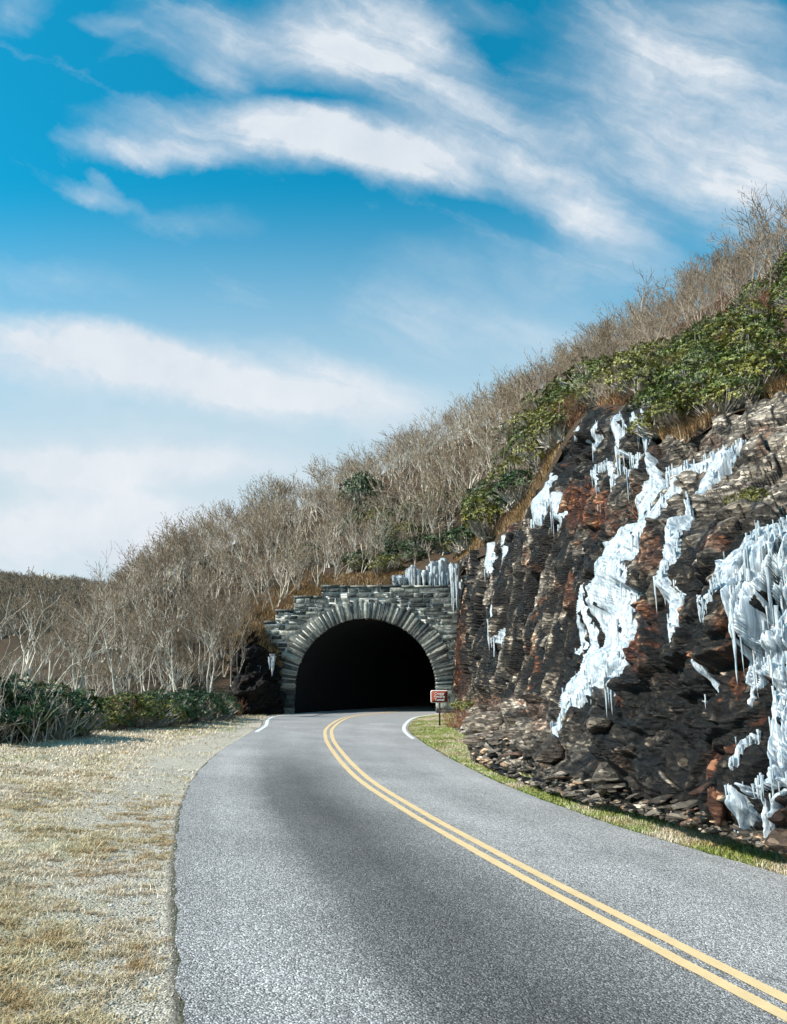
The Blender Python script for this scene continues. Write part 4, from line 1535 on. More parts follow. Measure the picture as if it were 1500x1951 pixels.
o = mk('rock_outcrop', OP.reshape(-1, 3), gridfaces(*OP.shape[:2]), ROCK, attrs={'block': bb_.ravel() * .6, 'small': ss_.ravel() * .6, 'gap': gg_.ravel(), 'tan': tt_.ravel() * 0, 'rust': rr_.ravel() * .3})
tag(o, 'black rock outcrop against the left side of the tunnel masonry', 'rock')
for (x, y, Y, Ln, lab) in ((518, 1268, 42.0, 1.1, 'white icicle clump on the black rock left of the tunnel arch'),):
    p = at(x, y, Y)
    V, Fq = cone_cluster(np.array([[0, 0, .6], [.12, 0, .5], [-.12, 0, .45], [-.7, .2, .0], [.05, -.05, .2]]), np.array([1.0, .8, .6, .5, .7]) * Ln, np.array([.14, .1, .09, .09, .11]))
    o = mk('icicle_row', V, Fq, ICE, smooth=True)
    o.location = p
    tag(o, lab, 'icicles')

# ice curtain standing on top of the masonry
V_, F_ = [], []
nn = 0
for (xa, xb, yt, nn_) in ((748, 772, 1090, 14), (776, 800, 1074, 18), (808, 824, 1078, 14), (818, 838, 1066, 24), (834, 858, 1062, 30), (853, 870, 1072, 22)):
    xx = R0.uniform(xa, xb, nn_)
    tt_y = yt + 10 * np.abs(xx - (xa + xb) / 2) / (xb - xa) * 2 + R0.uniform(0, 12, nn_)
    P = np.array([at(a_, c_, R0.uniform(44.7, 45.1)) for a_, c_ in zip(xx, tt_y)])
    zb = float(at(800, 1114, 44.9)[2])
    Ls = np.maximum((P[:, 2] - zb) * R0.uniform(.95, 1.15, nn_), .3) * 1.25
    V, Fq = cone_cluster(P, Ls, R0.uniform(.09, .2, nn_))
    V_.append(V)
    F_.append(Fq + nn)
    nn += len(V)
V = np.vstack(V_)
org = V.mean(0)
org[2] = V[:, 2].min()
o = mk('ice_curtain', V - org, np.vstack(F_), ICE, smooth=True)
o.location = org
tag(o, 'jagged white ice curtain standing on top of the tunnel masonry at its right end', 'ice')
P = np.array([at(a_, c_, PY - .25) for a_, c_ in zip(R0.uniform(860, 873, 16), R0.uniform(1070, 1100, 16))])
V, Fq = cone_cluster(P, R0.uniform(.8, 2.6, 16), R0.uniform(.07, .15, 16))
org = P.mean(0)
o = mk('ice_curtain', V - org, Fq, ICE, smooth=True)
o.location = org
tag(o, 'long icicles hanging in front of the top right corner of the tunnel masonry', 'ice')
# snow/ice patch at the right foot of the portal
V, Fq, bl = rock_mesh(5, .75, .35, .22)
o = mk('ice_patch', V, Fq, ICE, smooth=True)
pp = at(846, 1366, 42.4)
o.location = (pp[0], 42.4, pp[2] - .05)
tag(o, 'low white ice patch on the ground behind the brown sign post', 'ice')


def cliff_pt(x, y):
    t = CLIFF.t_of(np.array([x], float), np.array([y], float))
    return CLIFF.samp(CP, np.array([x], float), t)[0]


BL = [
    (1172, 1500, (.24, .26, .34), 11, 'upright dark grey boulder standing at the foot of the cliff above the grass', .35, 0),
    (1350, 1462, (.11, .10, .17), 12, 'rust orange block on the lower cliff left of the huge frozen waterfall', .3, .7),
    (1345, 1500, (.22, .16, .10), 13, 'flat reddish rock just below the rust orange block', .3, .6),
    (1130, 1370, (.30, .28, .20), 14, 'pale rounded rock beside the lower tip of the tall waterfall', .9, 0),
    (1262, 1120, (.22, .2, .3), 15, 'grey block wedged between the tall waterfall and the narrow ice column', .7, 0),
    (885, 1408, (.30, .22, .12), 16, 'flat rust red stone on the ground behind the sign', .4, 1.0),
    (935, 1375, (.9, .6, .34), 17, 'broad tan boulder on the slope behind the red brown shrub', .8, .1),
    (975, 1400, (1.0, .6, .30), 18, 'large smooth tan slab in the middle of the slope right of the sign', .75, .15),
    (1005, 1345, (.9, .5, .34), 19, 'tan boulder high on the slope at the foot of the dark cliff', .7, .2),
    (910, 1352, (.7, .5, .3), 20, 'grey tan boulder near the right end of the tunnel masonry', .6, 0),
    (1055, 1425, (.55, .4, .28), 21, 'brown angular boulder under the lower tip of the tall waterfall', .45, .1),
    (1492, 1590, (.20, .18, .17), 22, 'brown mossy boulder at the lower right corner of the cliff', .35, .25),
    (1387, 1545, (.13, .12, .22), 23, 'narrow rusty rock edge beside the rippled ice flow', .3, .8),
]
for (x, y, s, sd_, lab, tn, ru) in BL:
    p = cliff_pt(x, y)
    if s[0] > .45:
        p = p + np.array([-.18, -.30, .10])
    rock('boulder', (p[0], p[1], p[2] - s[2] * .2), s, sd_, lab, 'boulder', None, random.uniform(0, 3), tn, ru, (random.uniform(-.2, .2), random.uniform(-.2, .2)))
# long thin slate slabs lying along the cliff foot
for k in range(60):
    f = rnd()
    x = 880 + f * 440
    yb = np.interp(x, [866, 905, 945, 1000, 1043, 1167, 1300, 1400, 1500], [1428, 1441, 1459, 1479, 1495, 1530, 1567, 1595, 1622])
    p = cliff_pt(x, yb - R0.uniform(8, 42))
    sz = R0.uniform(.10, .30) * (1 if x > 950 else 1.3)
    rock('slate_slab', (p[0], p[1] - .05, p[2] + .02), (sz, sz * .55, sz * .16), 100 + k,
         'thin slate slab among the rubble along the foot of the cliff', 'rock', 'slate slabs along the cliff foot', R0.uniform(-.5, .5), R0.uniform(.3, 1), 0.0 if rnd() < .8 else .5,
         (R0.uniform(-.25, .25), R0.uniform(-.5, .05)))
# rubble: innumerable chips
V_, F_, A_ = [], [], []
nn = 0
RUBM = [rock_mesh(300 + k, 1, .7, .3, 6) for k in range(6)]
for k in range(850):
    x = 866 + rnd() ** 1.1 * 640
    yb = np.interp(x, [866, 905, 945, 1000, 1043, 1167, 1300, 1400, 1500], [1428, 1441, 1459, 1479, 1495, 1530, 1567, 1595, 1622])
    p = cliff_pt(x, yb - 6 + 5 * rnd() - (42 if x < 1060 else 24) * rnd() ** 2)
    V, Fq, bl = RUBM[k % 6]
    s = R0.uniform(.03, .12) * (1.5 if x < 1050 else 1)
    a = R0.uniform(0, 6.28)
    ca, sa = math.cos(a), math.sin(a)
    Vr = np.stack([V[:, 0] * ca - V[:, 1] * sa, V[:, 0] * sa + V[:, 1] * ca, V[:, 2] + V[:, 0] * R0.uniform(-.4, .4)], 1) * s + p + [0, 0, s * .1]
    V_.append(Vr)
    F_.append(Fq + nn)
    A_.append(np.full(len(V), rnd()))
    nn += len(V)
V = np.vstack(V_)
A_ = np.concatenate(A_)
o = mk('rock_rubble', V, np.vstack(F_), ROCK, attrs={'block': A_, 'small': A_, 'gap': A_ * 0 + .5, 'tan': (A_ > .25) * .45, 'rust': (A_ > .9) * .7})
tag(o, 'broken slate chips scattered along the foot of the cliff', 'rubble', kind='stuff')


# ------------------------------------------------------------------ tubes, trees, bushes
def tubes(S, k=3):
    """S (n,8): p0 p1 r0 r1 -> verts, quads"""
    S = np.asarray(S, float)
    p0, p1, r0, r1 = S[:, 0:3], S[:, 3:6], S[:, 6], S[:, 7]
    d = p1 - p0
    d /= np.linalg.norm(d, axis=1, keepdims=True) + 1e-9
    ref = np.where(np.abs(d[:, 2:3]) > .9, np.array([[1.0, 0, 0]]), np.array([[0, 0, 1.0]]))
    u = np.cross(d, ref)
    u /= np.linalg.norm(u, axis=1, keepdims=True) + 1e-9
    w = np.cross(d, u)
    a = np.arange(k) * 2 * np.pi / k
    ring = u[:, None] * np.cos(a)[None, :, None] + w[:, None] * np.sin(a)[None, :, None]
    A = p0[:, None] + ring * r0[:, None, None]
    B_ = p1[:, None] + ring * r1[:, None, None]
    V = np.concatenate([A, B_], 1).reshape(-1, 3)
    base = np.arange(len(S))[:, None, None] * 2 * k
    q = np.array([(j, (j + 1) % k, k + (j + 1) % k, k + j) for j in range(k)])
    return V, (base + q[None]).reshape(-1, 4)


def grow(rg, p, d, L_, r, depth, out, spread, segs=3, gn=.16, up=.12, ratio=.72, kids=(2, 4)):
    """gnarled branch; appends segments"""
    q = p.copy()
    rr_ = r
    pts = [(q.copy(), rr_)]
    for s in range(segs):
        d = d + rg.normal(0, gn, 3) + np.array([0, 0, up])
        d /= np.linalg.norm(d)
        nq = q + d * L_ / segs
        nr_ = rr_ * (0.82 if depth else .6)
        out.append((depth, (*q, *nq, rr_, nr_)))
        q, rr_ = nq, nr_
        pts.append((q.copy(), rr_))
    if depth == 0:
        return
    n = rg.integers(kids[0], kids[1] + 1)
    for c in range(n):
        k = rg.integers(1, len(pts)) if c else len(pts) - 1
        bp, br = pts[k]
        ax = rg.normal(size=3)
        ax -= ax @ d * d
        ax /= np.linalg.norm(ax)
        nd = d + ax * spread * rg.uniform(.6, 1.3)
        nd /= np.linalg.norm(nd)
        grow(rg, bp, nd, L_ * ratio * rg.uniform(.75, 1.15), max(br * .72, .006), depth - 1, out, spread, max(2, segs - (depth < 2)), gn, up * .9, ratio, kids)


def tree_segments(seed, h=4.6, stems=(1, 3), depth=4, lean=.25, r=.075, kids=(2, 4), spread=.62):
    rg = np.random.default_rng(seed)
    out = []
    for k in range(rg.integers(stems[0], stems[1] + 1)):
        d = np.array([rg.normal(0, lean), rg.normal(0, lean), 1.0])
        d /= np.linalg.norm(d)
        grow(rg, np.array([rg.normal(0, .08), rg.normal(0, .08), -.25]), d, h * .36, r * rg.uniform(.75, 1.1), depth, out, spread, 4, .11, .08, .70, kids)
    S = np.array([s for _, s in out])
    D = np.array([dp for dp, _ in out])
    z = max(S[:, 5].max(), .1)
    S[:, :6] *= h / z
    return S, D


TREES = []
STEMS = []
for k in range(11):
    S, D = tree_segments(500 + k, 4.6, (1, 3), 4, .22 + .02 * (k % 4), .07, (2, 3) if k % 3 else (3, 4), .5 + .04 * (k % 5))
    STEMS.append(int(np.random.default_rng(500 + k).integers(1, 4)))
    dmx = D.max()
    main = D >= dmx - 2
    S[:, 6:] = np.maximum(S[:, 6:] * (1.05 if k % 2 else .9), .0095)
    thin = (D >= 1) | (np.random.default_rng(3 + k).random(len(D)) < .78)
    S, D, main = S[thin], D[thin], main[thin]
    Va, Fa = tubes(S[main], 5)
    Vb, Fb = tubes(S[~main], 3)
    TREES.append((S, D, Va, Fa, Vb, Fb))
print('tree segs', [len(t[0]) for t in TREES])
PROTO = []
for k, (S, D, Va, Fa, Vb, Fb) in enumerate(TREES):
    PROTO.append((Va, Fa, Vb, Fb))
_cache = {}


def tree_meshes(k, ridge=False):
    key = (k, ridge)
    if key not in _cache:
        Va, Fa, Vb, Fb = PROTO[k]
        a = mk('trunk', Va, Fa, BARKR if ridge else BARK)
        c = mk('crown', Vb, Fb, TWIG)
        ma, mc = a.data, c.data
        bpy.data.objects.remove(a)
        bpy.data.objects.remove(c)
        _cache[key] = (ma, mc)
    return _cache[key]


def place_tree(name, loc, k, rz, sc, label, group=None, cat='tree', ridge=False, tilt=(0, 0)):
    ma, mc = tree_meshes(k, ridge)
    r = empty(name, loc, rz, sc)
    r.rotation_euler = (tilt[0], tilt[1], rz)
    for nm, me in (('trunk', ma), ('crown', mc)):
        o = bpy.data.objects.new(nm, me)
        COL.objects.link(o)
        o.parent = r
    tag(r, label, cat, group)
    return r


def hill_h(P):
    return P


# tree positions over the hill: jittered samples in (column, t)
cand = []
N = 11000
xx = R0.uniform(-260, 1640, N)
tq = np.where(rnd(N) < .25, R0.uniform(.50, .64, N), R0.uniform(0.16, 0.68, N))
PT = HILL.samp(HILL.P, xx, tq)
ipx, ipy = topix(PT)
# density by true area: accept on a spacing grid
keep = []
grid = {}
order = R0.permutation(N)
# polygon of the bush belt above the cliff (no trees in it)
beltx = np.array([860, 900, 945, 1000, 1050, 1100, 1200, 1300, 1400, 1500, 1640])
belty = np.array([1030, 1000, 950, 890, 812, 762, 718, 672, 610, 540, 480])
for i in order:
    x, y, z_ = PT[i]
    px_, py_ = ipx[i], ipy[i]
    if px_ > 860 and py_ > np.interp(px_, beltx, belty):
        continue
    if py_ < 0 or px_ < -300:
        continue
    if px_ < 470 and y < 30 + max(px_, 0) * .022:
        continue
    if 470 <= px_ < 880 and y < 47.0:
        continue
    if 640 < px_ < 870 and y < 50.5 and rnd() < .8:
        continue
    sp = 1.10 if px_ < 1000 else 1.0
    if .50 < tq[i] < .63:
        sp *= .82
    c = (int(x // sp), int(y // sp))
    bad = False
    for a in (-1, 0, 1):
        for e in (-1, 0, 1):
            for j in grid.get((c[0] + a, c[1] + e, sp), ()):
                if (PT[j][0] - x) ** 2 + (PT[j][1] - y) ** 2 < sp * sp * .62:
                    bad = True
        if bad:
            break
    if bad:
        continue
    grid.setdefault((c[0], c[1], sp), []).append(i)
    keep.append(i)
keep = np.array(keep)
print('trees', len(keep))
dist = np.linalg.norm(PT[keep], axis=1)
keep = keep[np.argsort(dist)]
vis = [i for i in keep if -10 < ipx[i] < 1510]
nind = 262
indiv = set(vis[:nind])
ZL = {
    'left': ('bare pale tree in the thicket left of the tunnel behind the roadside bushes', 'bare trees in the thicket left of the tunnel'),
    'above': ('bare tree on the wooded slope right above the tunnel masonry', 'bare trees right above the tunnel'),
    'cliff': ('bare tree growing on the steep slope above the icy cliff', 'bare trees above the icy cliff'),
}
rest = []
XB = [(-999, 60, 'by the left border'), (60, 150, 'behind the largest dark bush clump'), (150, 230, 'behind the small yellow green bush'),
      (230, 310, 'behind the brightest yellow green bush'), (310, 400, 'behind the dark bush row middle'), (400, 500, 'beside the black rock outcrop'),
      (500, 560, 'over the lowest masonry steps'), (560, 640, 'over the left masonry step'), (640, 710, 'above the left half of the arch'), (710, 780, 'above the right half of the arch'),
      (780, 900, 'above the ice curtain'), (900, 980, 'above the long thin ice streak'), (980, 1060, 'above the high icicle clump'), (1060, 1140, 'above the leftmost notch ice'),
      (1140, 1200, 'above the lumpy notch icicles'), (1200, 1270, 'above the head of the tall waterfall'), (1270, 1340, 'above the yellow green rim bushes'),
      (1340, 1420, 'above the bluish slab ice'), (1420, 9999, 'at the right border')]


def xband(px_):
    return next(t for a, c, t in XB if a <= px_ < c)


def tree_label(px_, t, h, k, tl):
    size = 'short' if h < .74 else ('tall' if h > .93 else 'middling')
    st = {1: 'single stemmed', 2: 'twin stemmed', 3: 'three stemmed'}[STEMS[k]]
    row = 'front' if t < .30 else ('middle' if t < .46 else 'skyline')
    ln = ' left leaning' if tl[1] < -.15 else (' upright' if tl[1] > -.06 else '')
    return '%s%s %s bare tree, %s rows, %s' % (size, ln, st, row, xband(px_))
for i in keep:
    p = PT[i]
    px_ = ipx[i]
    h = R0.uniform(.48, 1.06) * (0.86 if px_ > 1050 else 1.0)
    h *= float(np.interp(px_, [-50, 60, 130, 190, 260], [.28, .34, .45, .70, .92]))
    k = int(R0.integers(0, len(PROTO)))
    rz = R0.uniform(0, 6.28)
    tl = (R0.normal(0, .10), R0.normal(-.10, .13))
    if i in indiv:
        zn = 'left' if px_ < 500 else ('above' if px_ < 900 else 'cliff')
        lb_ = tree_label(px_, tq[i], h, k, tl)
        place_tree('bare_tree', p, k, rz, h, lb_, ZL[zn][1], ridge=(px_ > 950), tilt=tl)
    else:
        rest.append((p, k, rz, h, px_))
# the rest of the wood as one mass
LOWP = []
for (S, D, Va, Fa, Vb, Fb) in TREES:
    dmx = D.max()
    sel = (D >= 1) | (np.random.default_rng(1).random(len(D)) < .38)
    S2 = S[sel].copy()
    S2[:, 6:] = np.maximum(S2[:, 6:] * 1.2, .015)
    LOWP.append(tubes(S2, 3) + ((D[sel] < dmx - 2),))


def merge_wood(items, name, label, extra=1.0):
    Vs, Fs, Ms, n = [], [], [], 0
    for (p, k, rz, h, px_) in items:
        V, Fq, tw = LOWP[k]
        ca, sa = math.cos(rz), math.sin(rz)
        Vr = np.stack([V[:, 0] * ca - V[:, 1] * sa, V[:, 0] * sa + V[:, 1] * ca, V[:, 2]], 1) * h
        Vr[:, 0] += -.10 * Vr[:, 2]
        Vs.append((Vr + p).astype(np.float32))
        Fs.append(Fq + n)
        Ms.append(np.repeat(tw, 3).astype(np.int32) + (2 if px_ > 950 else 0) * (~np.repeat(tw, 3)))
        n += len(V)
    o = mk(name, np.vstack(Vs), np.vstack(Fs), None, mats=[BARK, TWIG, BARKR], midx=np.concatenate(Ms))
    tag(o, label, 'woodland', kind='stuff')
    print(name, n)


merge_wood(rest, 'woodland', 'dense leafless wood covering the mountainside up to its skyline')

# prominent single trees behind the roadside bushes
BIG = [
    (235, 1288, 31.0, 3, 1.05, 'pale tree with branches fanning wide from one foot behind the left bushes'),
    (150, 1300, 28.0, 1, .95, 'slender pale tree leaning left behind the darkest roadside bush'),
    (30, 1310, 26.0, 5, .95, 'thin forked pale tree at the left border of the photo'),
    (-25, 1330, 24.0, 7, .9, 'sparse pale sapling half cut by the left border of the photo'),
    (395, 1290, 37.5, 0, 1.0, 'grey many branched tree leaning over the bushes left of the black outcrop'),
    (340, 1292, 35.0, 6, .95, 'pale upright tree behind the middle of the left bush row'),
    (90, 1306, 27.5, 8, .85, 'short pale tree with upright twigs near the left border'),
]
for (x, y, Y, k, sc, lab) in BIG:
    p = at(x, y, Y)
    gz, _, _ = ground_z(np.array([p[0]]), np.array([Y]))
    place_tree('bare_tree', (p[0], Y, float(max(gz[0], min(p[2], 1.2)))), k, R0.uniform(0, 6.28), sc, lab, tilt=(0, random.uniform(-.1, .1)))
# two lone skyline trees that stand out over the ridge
for (x, y, Y, k, sc, lab) in ((1470, 520, 39.0, 2, 1.25, 'largest spreading bare tree on the skyline at the upper right'),
                              (1430, 560, 40.0, 9, 1.15, 'crooked dark bare tree breaking the skyline left of the largest one'),
                              (1250, 655, 48.0, 4, 1.1, 'tall twiggy bare tree poking above the skyline over the icy notch'),
                              (205, 1165, 54.0, 2, 1.1, 'rounded bare tree where the wooded skyline meets the far hill')):
    P_, t_ = hillpt(x, y)
    place_tree('bare_tree', P_[0], k, R0.uniform(0, 6.28), sc, lab, ridge=(x > 900), tilt=(0, -.1))


def leaf_mesh(base, d, up, ln, wd):
    """folded pointed leaves: n x 4 verts, 2 tris each"""
    s = np.cross(d, up)
    s /= np.linalg.norm(s, axis=1, keepdims=True) + 1e-9
    n = np.cross(s, d)
    tip = base + d * ln[:, None]
    mid_ = base + d * (ln * .5)[:, None]
    a = mid_ + s * (wd * .5)[:, None] + n * (wd * .22)[:, None]
    c = mid_ - s * (wd * .5)[:, None] + n * (wd * .22)[:, None]
    V = np.stack([base, a, tip, c], 1).reshape(-1, 3)
    b0 = np.arange(len(base))[:, None] * 4
    T = np.concatenate([b0 + np.array([[0, 1, 2]]), b0 + np.array([[0, 2, 3]])])
    return V, T


def bush_proto(seed, nros=170, leaf=.15, lumps=5, flat=.75):
    rg = np.random.default_rng(seed)
    C_ = np.array([[rg.uniform(-.55, .55), rg.uniform(-.55, .55), rg.uniform(.25, .8) * flat] for _ in range(lumps)])
    C_ = np.vstack([C_, [0, 0, .45]])
    Rr = rg.uniform(.34, .58, len(C_))
    pos, dirs = [], []
    while len(pos) < nros:
        k = rg.integers(0, len(C_))
        v = rg.normal(size=3)
        v[2] = abs(v[2]) * .9 - .25
        v /= np.linalg.norm(v)
        p = C_[k] + v * Rr[k] * rg.uniform(.78, 1.06) * np.array([1, 1, .9])
        if p[2] < .03 or fbm(np.array([p * 2.6 + seed]), 2, 88)[0] < -.16:
            continue
        dd = np.linalg.norm((p - C_), axis=1) / Rr
        if dd.min() < .62:
            continue
        pos.append(p)
        dirs.append(v + np.array([0, 0, .55]))
    pos = np.array(pos)
    dirs = np.array(dirs)
    dirs /= np.linalg.norm(dirs, axis=1, keepdims=True)
    nl = 9
    b_, d_, u_ = [], [], []
    ref = rg.normal(size=(nros, 3))
    a1 = np.cross(dirs, ref)
    a1 /= np.linalg.norm(a1, axis=1, keepdims=True)
    a2 = np.cross(dirs, a1)
    for j in range(nl):
        an = 2 * np.pi * (j + rg.uniform(-.3, .3, nros)) / nl
        outv = a1 * np.cos(an)[:, None] + a2 * np.sin(an)[:, None]
        el = rg.uniform(-.25, .75, nros)[:, None]
        dv = outv + dirs * el
        dv /= np.linalg.norm(dv, axis=1, keepdims=True)
        b_.append(pos)
        d_.append(dv)
        u_.append(dirs)
    b_, d_, u_ = map(np.vstack, (b_, d_, u_))
    n = len(b_)
    V, T = leaf_mesh(b_, d_, u_ + rg.normal(0, .15, (n, 3)), leaf * rg.uniform(.7, 1.25, n), leaf * .36 * rg.uniform(.8, 1.2, n))
    # stems
    segs = []
    for k in range(0, nros, 2):
        p = pos[k] - dirs[k] * .04
        root = np.array([rg.normal(0, .12), rg.normal(0, .12), -.1])
        m1 = root * .45 + p * .55 + rg.normal(0, .07, 3)
        m1[2] *= .75
        segs.append((*root, *m1, .020, .013))
        segs.append((*m1, *p, .013, .006))
    Vs, Fs = tubes(segs, 3)
    return V, T, Vs, Fs


BUSH = [bush_proto(700 + k, nr_, lf, lp, fl) for k, (nr_, lf, lp, fl) in enumerate(
    ((430, .088, 7, .8), (380, .095, 6, .7), (470, .082, 8, .9), (400, .09, 5, .95), (420, .085, 8, .65)))]
_bc = {}


def place_bush(loc, k, sc, lm, label, group=None, name='rhododendron', cat='shrub', rz=None, zs=1.0):
    key = (k, lm)
    if key not in _bc:
        V, T, Vs, Fs = BUSH[k]
        a = mk('foliage', V, T, LEAFS[lm])
        c = mk('stem', Vs, Fs, BARK)
        _bc[key] = (a.data, c.data)
        bpy.data.objects.remove(a)
        bpy.data.objects.remove(c)
    r = empty(name, loc, R0.uniform(0, 6.28) if rz is None else rz, sc)
    r.scale = (sc, sc, sc * zs)
    for nm, me in zip(('foliage', 'stem'), _bc[key]):
        o = bpy.data.objects.new(nm, me)
        COL.objects.link(o)
        o.parent = r
    tag(r, label, cat, group)
    return r


# evergreen belt along the cliff top: (px, py, size px, leaf kind) scattered inside zones
def belt(zone, n, smin, smax, lms, label, group, jit=None):
    """zone: list of (x, ytop, ybottom)"""
    zx = [z_[0] for z_ in zone]
    got = []
    tries = 0
    while len(got) < n and tries < n * 60:
        tries += 1
        x = R0.uniform(zx[0], zx[-1])
        y0 = np.interp(x, zx, [z_[1] for z_ in zone])
        y1 = np.interp(x, zx, [z_[2] for z_ in zone])
        y = R0.uniform(y0, y1)
        if fbm(np.array([[x / 70, y / 70, 3.0]]), 2, 77)[0] < -.25:
            continue
        P_, t_ = hillpt(x, y)
        p = P_[0]
        if any((g[0] - p[0]) ** 2 + (g[1] - p[1]) ** 2 < (smin * .62) ** 2 for g in got):
            continue
        got.append(p)
        sc_ = R0.uniform(smin, smax)
        lm_ = lms[int(R0.integers(0, len(lms)))]
        fs = (sc_ - smin) / (smax - smin)
        fr = (y - y0) / max(y1 - y0, 1)
        lab = '%s %s rhododendron, %s, %s' % ('small' if fs < .33 else ('large' if fs > .66 else 'middling'), ('green', 'yellow green', 'dark green')[lm_],
                                                                'top of belt' if fr < .33 else ('bottom of belt' if fr > .66 else 'mid belt'), xband(x))
        zs_ = R0.uniform(.72, 1.12)
        lab = ('flat ' if zs_ < .85 else ('domed ' if zs_ > .99 else '')) + lab
        place_bush(p - np.array([0, 0, .12]), int(R0.integers(0, 5)), sc_, lm_, lab, group, zs=zs_)
    return got


belt([(1262, 765, 835), (1310, 672, 835), (1400, 615, 775), (1450, 570, 762), (1530, 505, 752)], 112, .8, 1.35, (0, 0, 1),
     'green rhododendron in the evergreen belt above the cliff at the right border', 'rhododendrons of the evergreen belt')
belt([(1050, 785, 880), (1090, 750, 805), (1150, 715, 770), (1230, 690, 765), (1262, 685, 745)], 46, 1.0, 1.5, (0, 1, 1, 0),
     'green rhododendron on the brow over the dark notch with icicles', 'rhododendrons of the evergreen belt')
belt([(905, 960, 1040), (950, 890, 1012), (1000, 835, 960), (1040, 790, 890), (1058, 800, 870)], 18, 1.2, 2.1, (2, 1, 0),
     'olive green shrub along the cliff edge between the tunnel and the icy notch', 'rhododendrons of the evergreen belt')
belt([(640, 1060, 1105), (690, 1010, 1100), (760, 985, 1085), (830, 975, 1065), (900, 960, 1040)], 28, 1.1, 2.0, (2, 2, 2, 1),
     'dark green shrub among the bare trunks just above the tunnel', 'rhododendrons of the evergreen belt')
place_bush(hillpt(884, 1052)[0][0], 1, 1.3, 1, 'olive shrub where the cliff edge meets the tunnel masonry', zs=.7)
place_bush(hillpt(697, 985)[0][0], 3, 2.4, 2, 'tall dark evergreen standing alone above the tunnel crown', zs=1.4)
place_bush(hillpt(590, 1075)[0][0], 4, 1.6, 2, 'low dark evergreen shrub on the slope above the left step of the masonry')

for (x, y, k, sc, lm, zs, lab) in ((1022, 868, 0, 1.7, 0, 1.0, 'green rhododendron leaning over the cliff just above the high icicle clump'),
                                   (1036, 838, 2, 2.0, 1, 1.0, 'big yellow green rhododendron upslope of the high icicle clump'),
                                   (1062, 800, 3, 2.0, 0, 1.0, 'big green rhododendron at the left corner of the brow over the notch'),
                                   (1088, 775, 1, 1.9, 1, .9, 'yellow green rhododendron on the rim over the leftmost notch ice'),
                                   (1128, 752, 4, 1.9, 0, 1.1, 'broad green rhododendron on the rim over the icy notch'),
                                   (985, 925, 2, 1.6, 1, .9, 'olive rhododendron on the rim between thin ice streak and high icicle clump'),
                                   (950, 985, 0, 1.5, 0, .9, 'green rhododendron on the rim over the long thin ice streak')):
    place_bush(hillpt(x, y)[0][0], k, sc, lm, lab, zs=zs)

# yellow green bush clump hanging over the slabs
for (x, y, s, lab) in ((1268, 828, 1.0, 'yellow green bush lowest at the rim of the slabs above the tall waterfall'), (1300, 815, 1.1, 'yellow green bush in the middle of the rim above the slabs'),
                       (1335, 795, 1.1, 'yellow green bush at the right end of the rim above the slabs')):
    P_, _t = hillpt(x, y)
    place_bush(P_[0], 2, s, 1, lab, zs=.8)
p = cliff_pt(1432, 968)
place_bush(p + np.array([-.1, -.15, 0.]), 3, .42, 1, 'tiny leafy shrub with bare white stems on the overhang above the huge frozen waterfall')

# roadside bushes on the left: (px, base py, Y, scale, leaf, zscale, label)
LB = [
    (30, 1412, 19.5, 1.55, 2, .9, 'big dark rhododendron at the left border of the photo'),
    (95, 1412, 20.0, 1.45, 2, .95, 'big dark rhododendron second from the left border'),
    (140, 1402, 21.0, 1.05, 0, .95, 'rhododendron at the right end of the largest dark clump with long shadow'),
    (-40, 1425, 18.6, 1.5, 2, .95, 'dark rhododendron cut off by the left border'),
    (0, 1385, 22.5, 1.6, 2, 1.0, 'rhododendron behind the dark clump at the left border'),
    (70, 1380, 23.5, 1.4, 1, .95, 'sunlit topped rhododendron behind the largest dark clump'),
    (178, 1378, 24.5, 1.05, 1, .85, 'small yellow green rhododendron right of the largest dark clump'),
    (205, 1372, 25.5, 1.1, 0, .85, 'rhododendron with reddish twigs in the middle of the left row'),
    (238, 1366, 26.8, 1.3, 1, .85, 'brightest yellow green rhododendron of the left row'),
    (268, 1362, 27.8, 1.35, 1, .85, 'yellow green rhododendron right of the brightest one'),
    (150, 1360, 27.0, 1.3, 0, .85, 'rhododendron half hidden behind the small yellow green one'),
    (300, 1360, 29.0, 1.25, 2, .9, 'dark rhododendron right of the yellow green pair'),
    (330, 1357, 30.5, 1.3, 2, .9, 'dark rhododendron right behind the pale spotted verge'),
    (362, 1355, 32.0, 1.35, 2, .9, 'dark shrub third from the black outcrop'),
    (395, 1352, 34.0, 1.35, 2, .95, 'dark shrub second from the black outcrop'),
    (425, 1350, 36.5, 1.35, 2, .95, 'dark shrub touching the black outcrop'),
    (230, 1340, 31.0, 1.5, 0, .8, 'leafy shrub at the foot of the wide fanning tree'),
    (300, 1335, 34.0, 1.4, 2, .9, 'shrub behind the dark part of the left row'),
    (370, 1332, 37.5, 1.5, 2, .9, 'tall dark shrub behind the row near the outcrop'),
]
for j, (x, y, Y, s, lm, zs, lab) in enumerate(LB):
    p = at(x, y, Y)
    gz, _, _ = ground_z(np.array([p[0]]), np.array([Y]))
    place_bush((p[0], Y, float(gz[0]) - .05), j % 5, s, lm, lab, zs=zs)
print('left bushes placed')
# shrubs by the sign
p = cliff_pt(880, 1362)
place_bush((p[0], p[1] - .6, p[2] + .15), 1, .75, 1, 'small yellow green rhododendron right behind the sign', zs=.9)


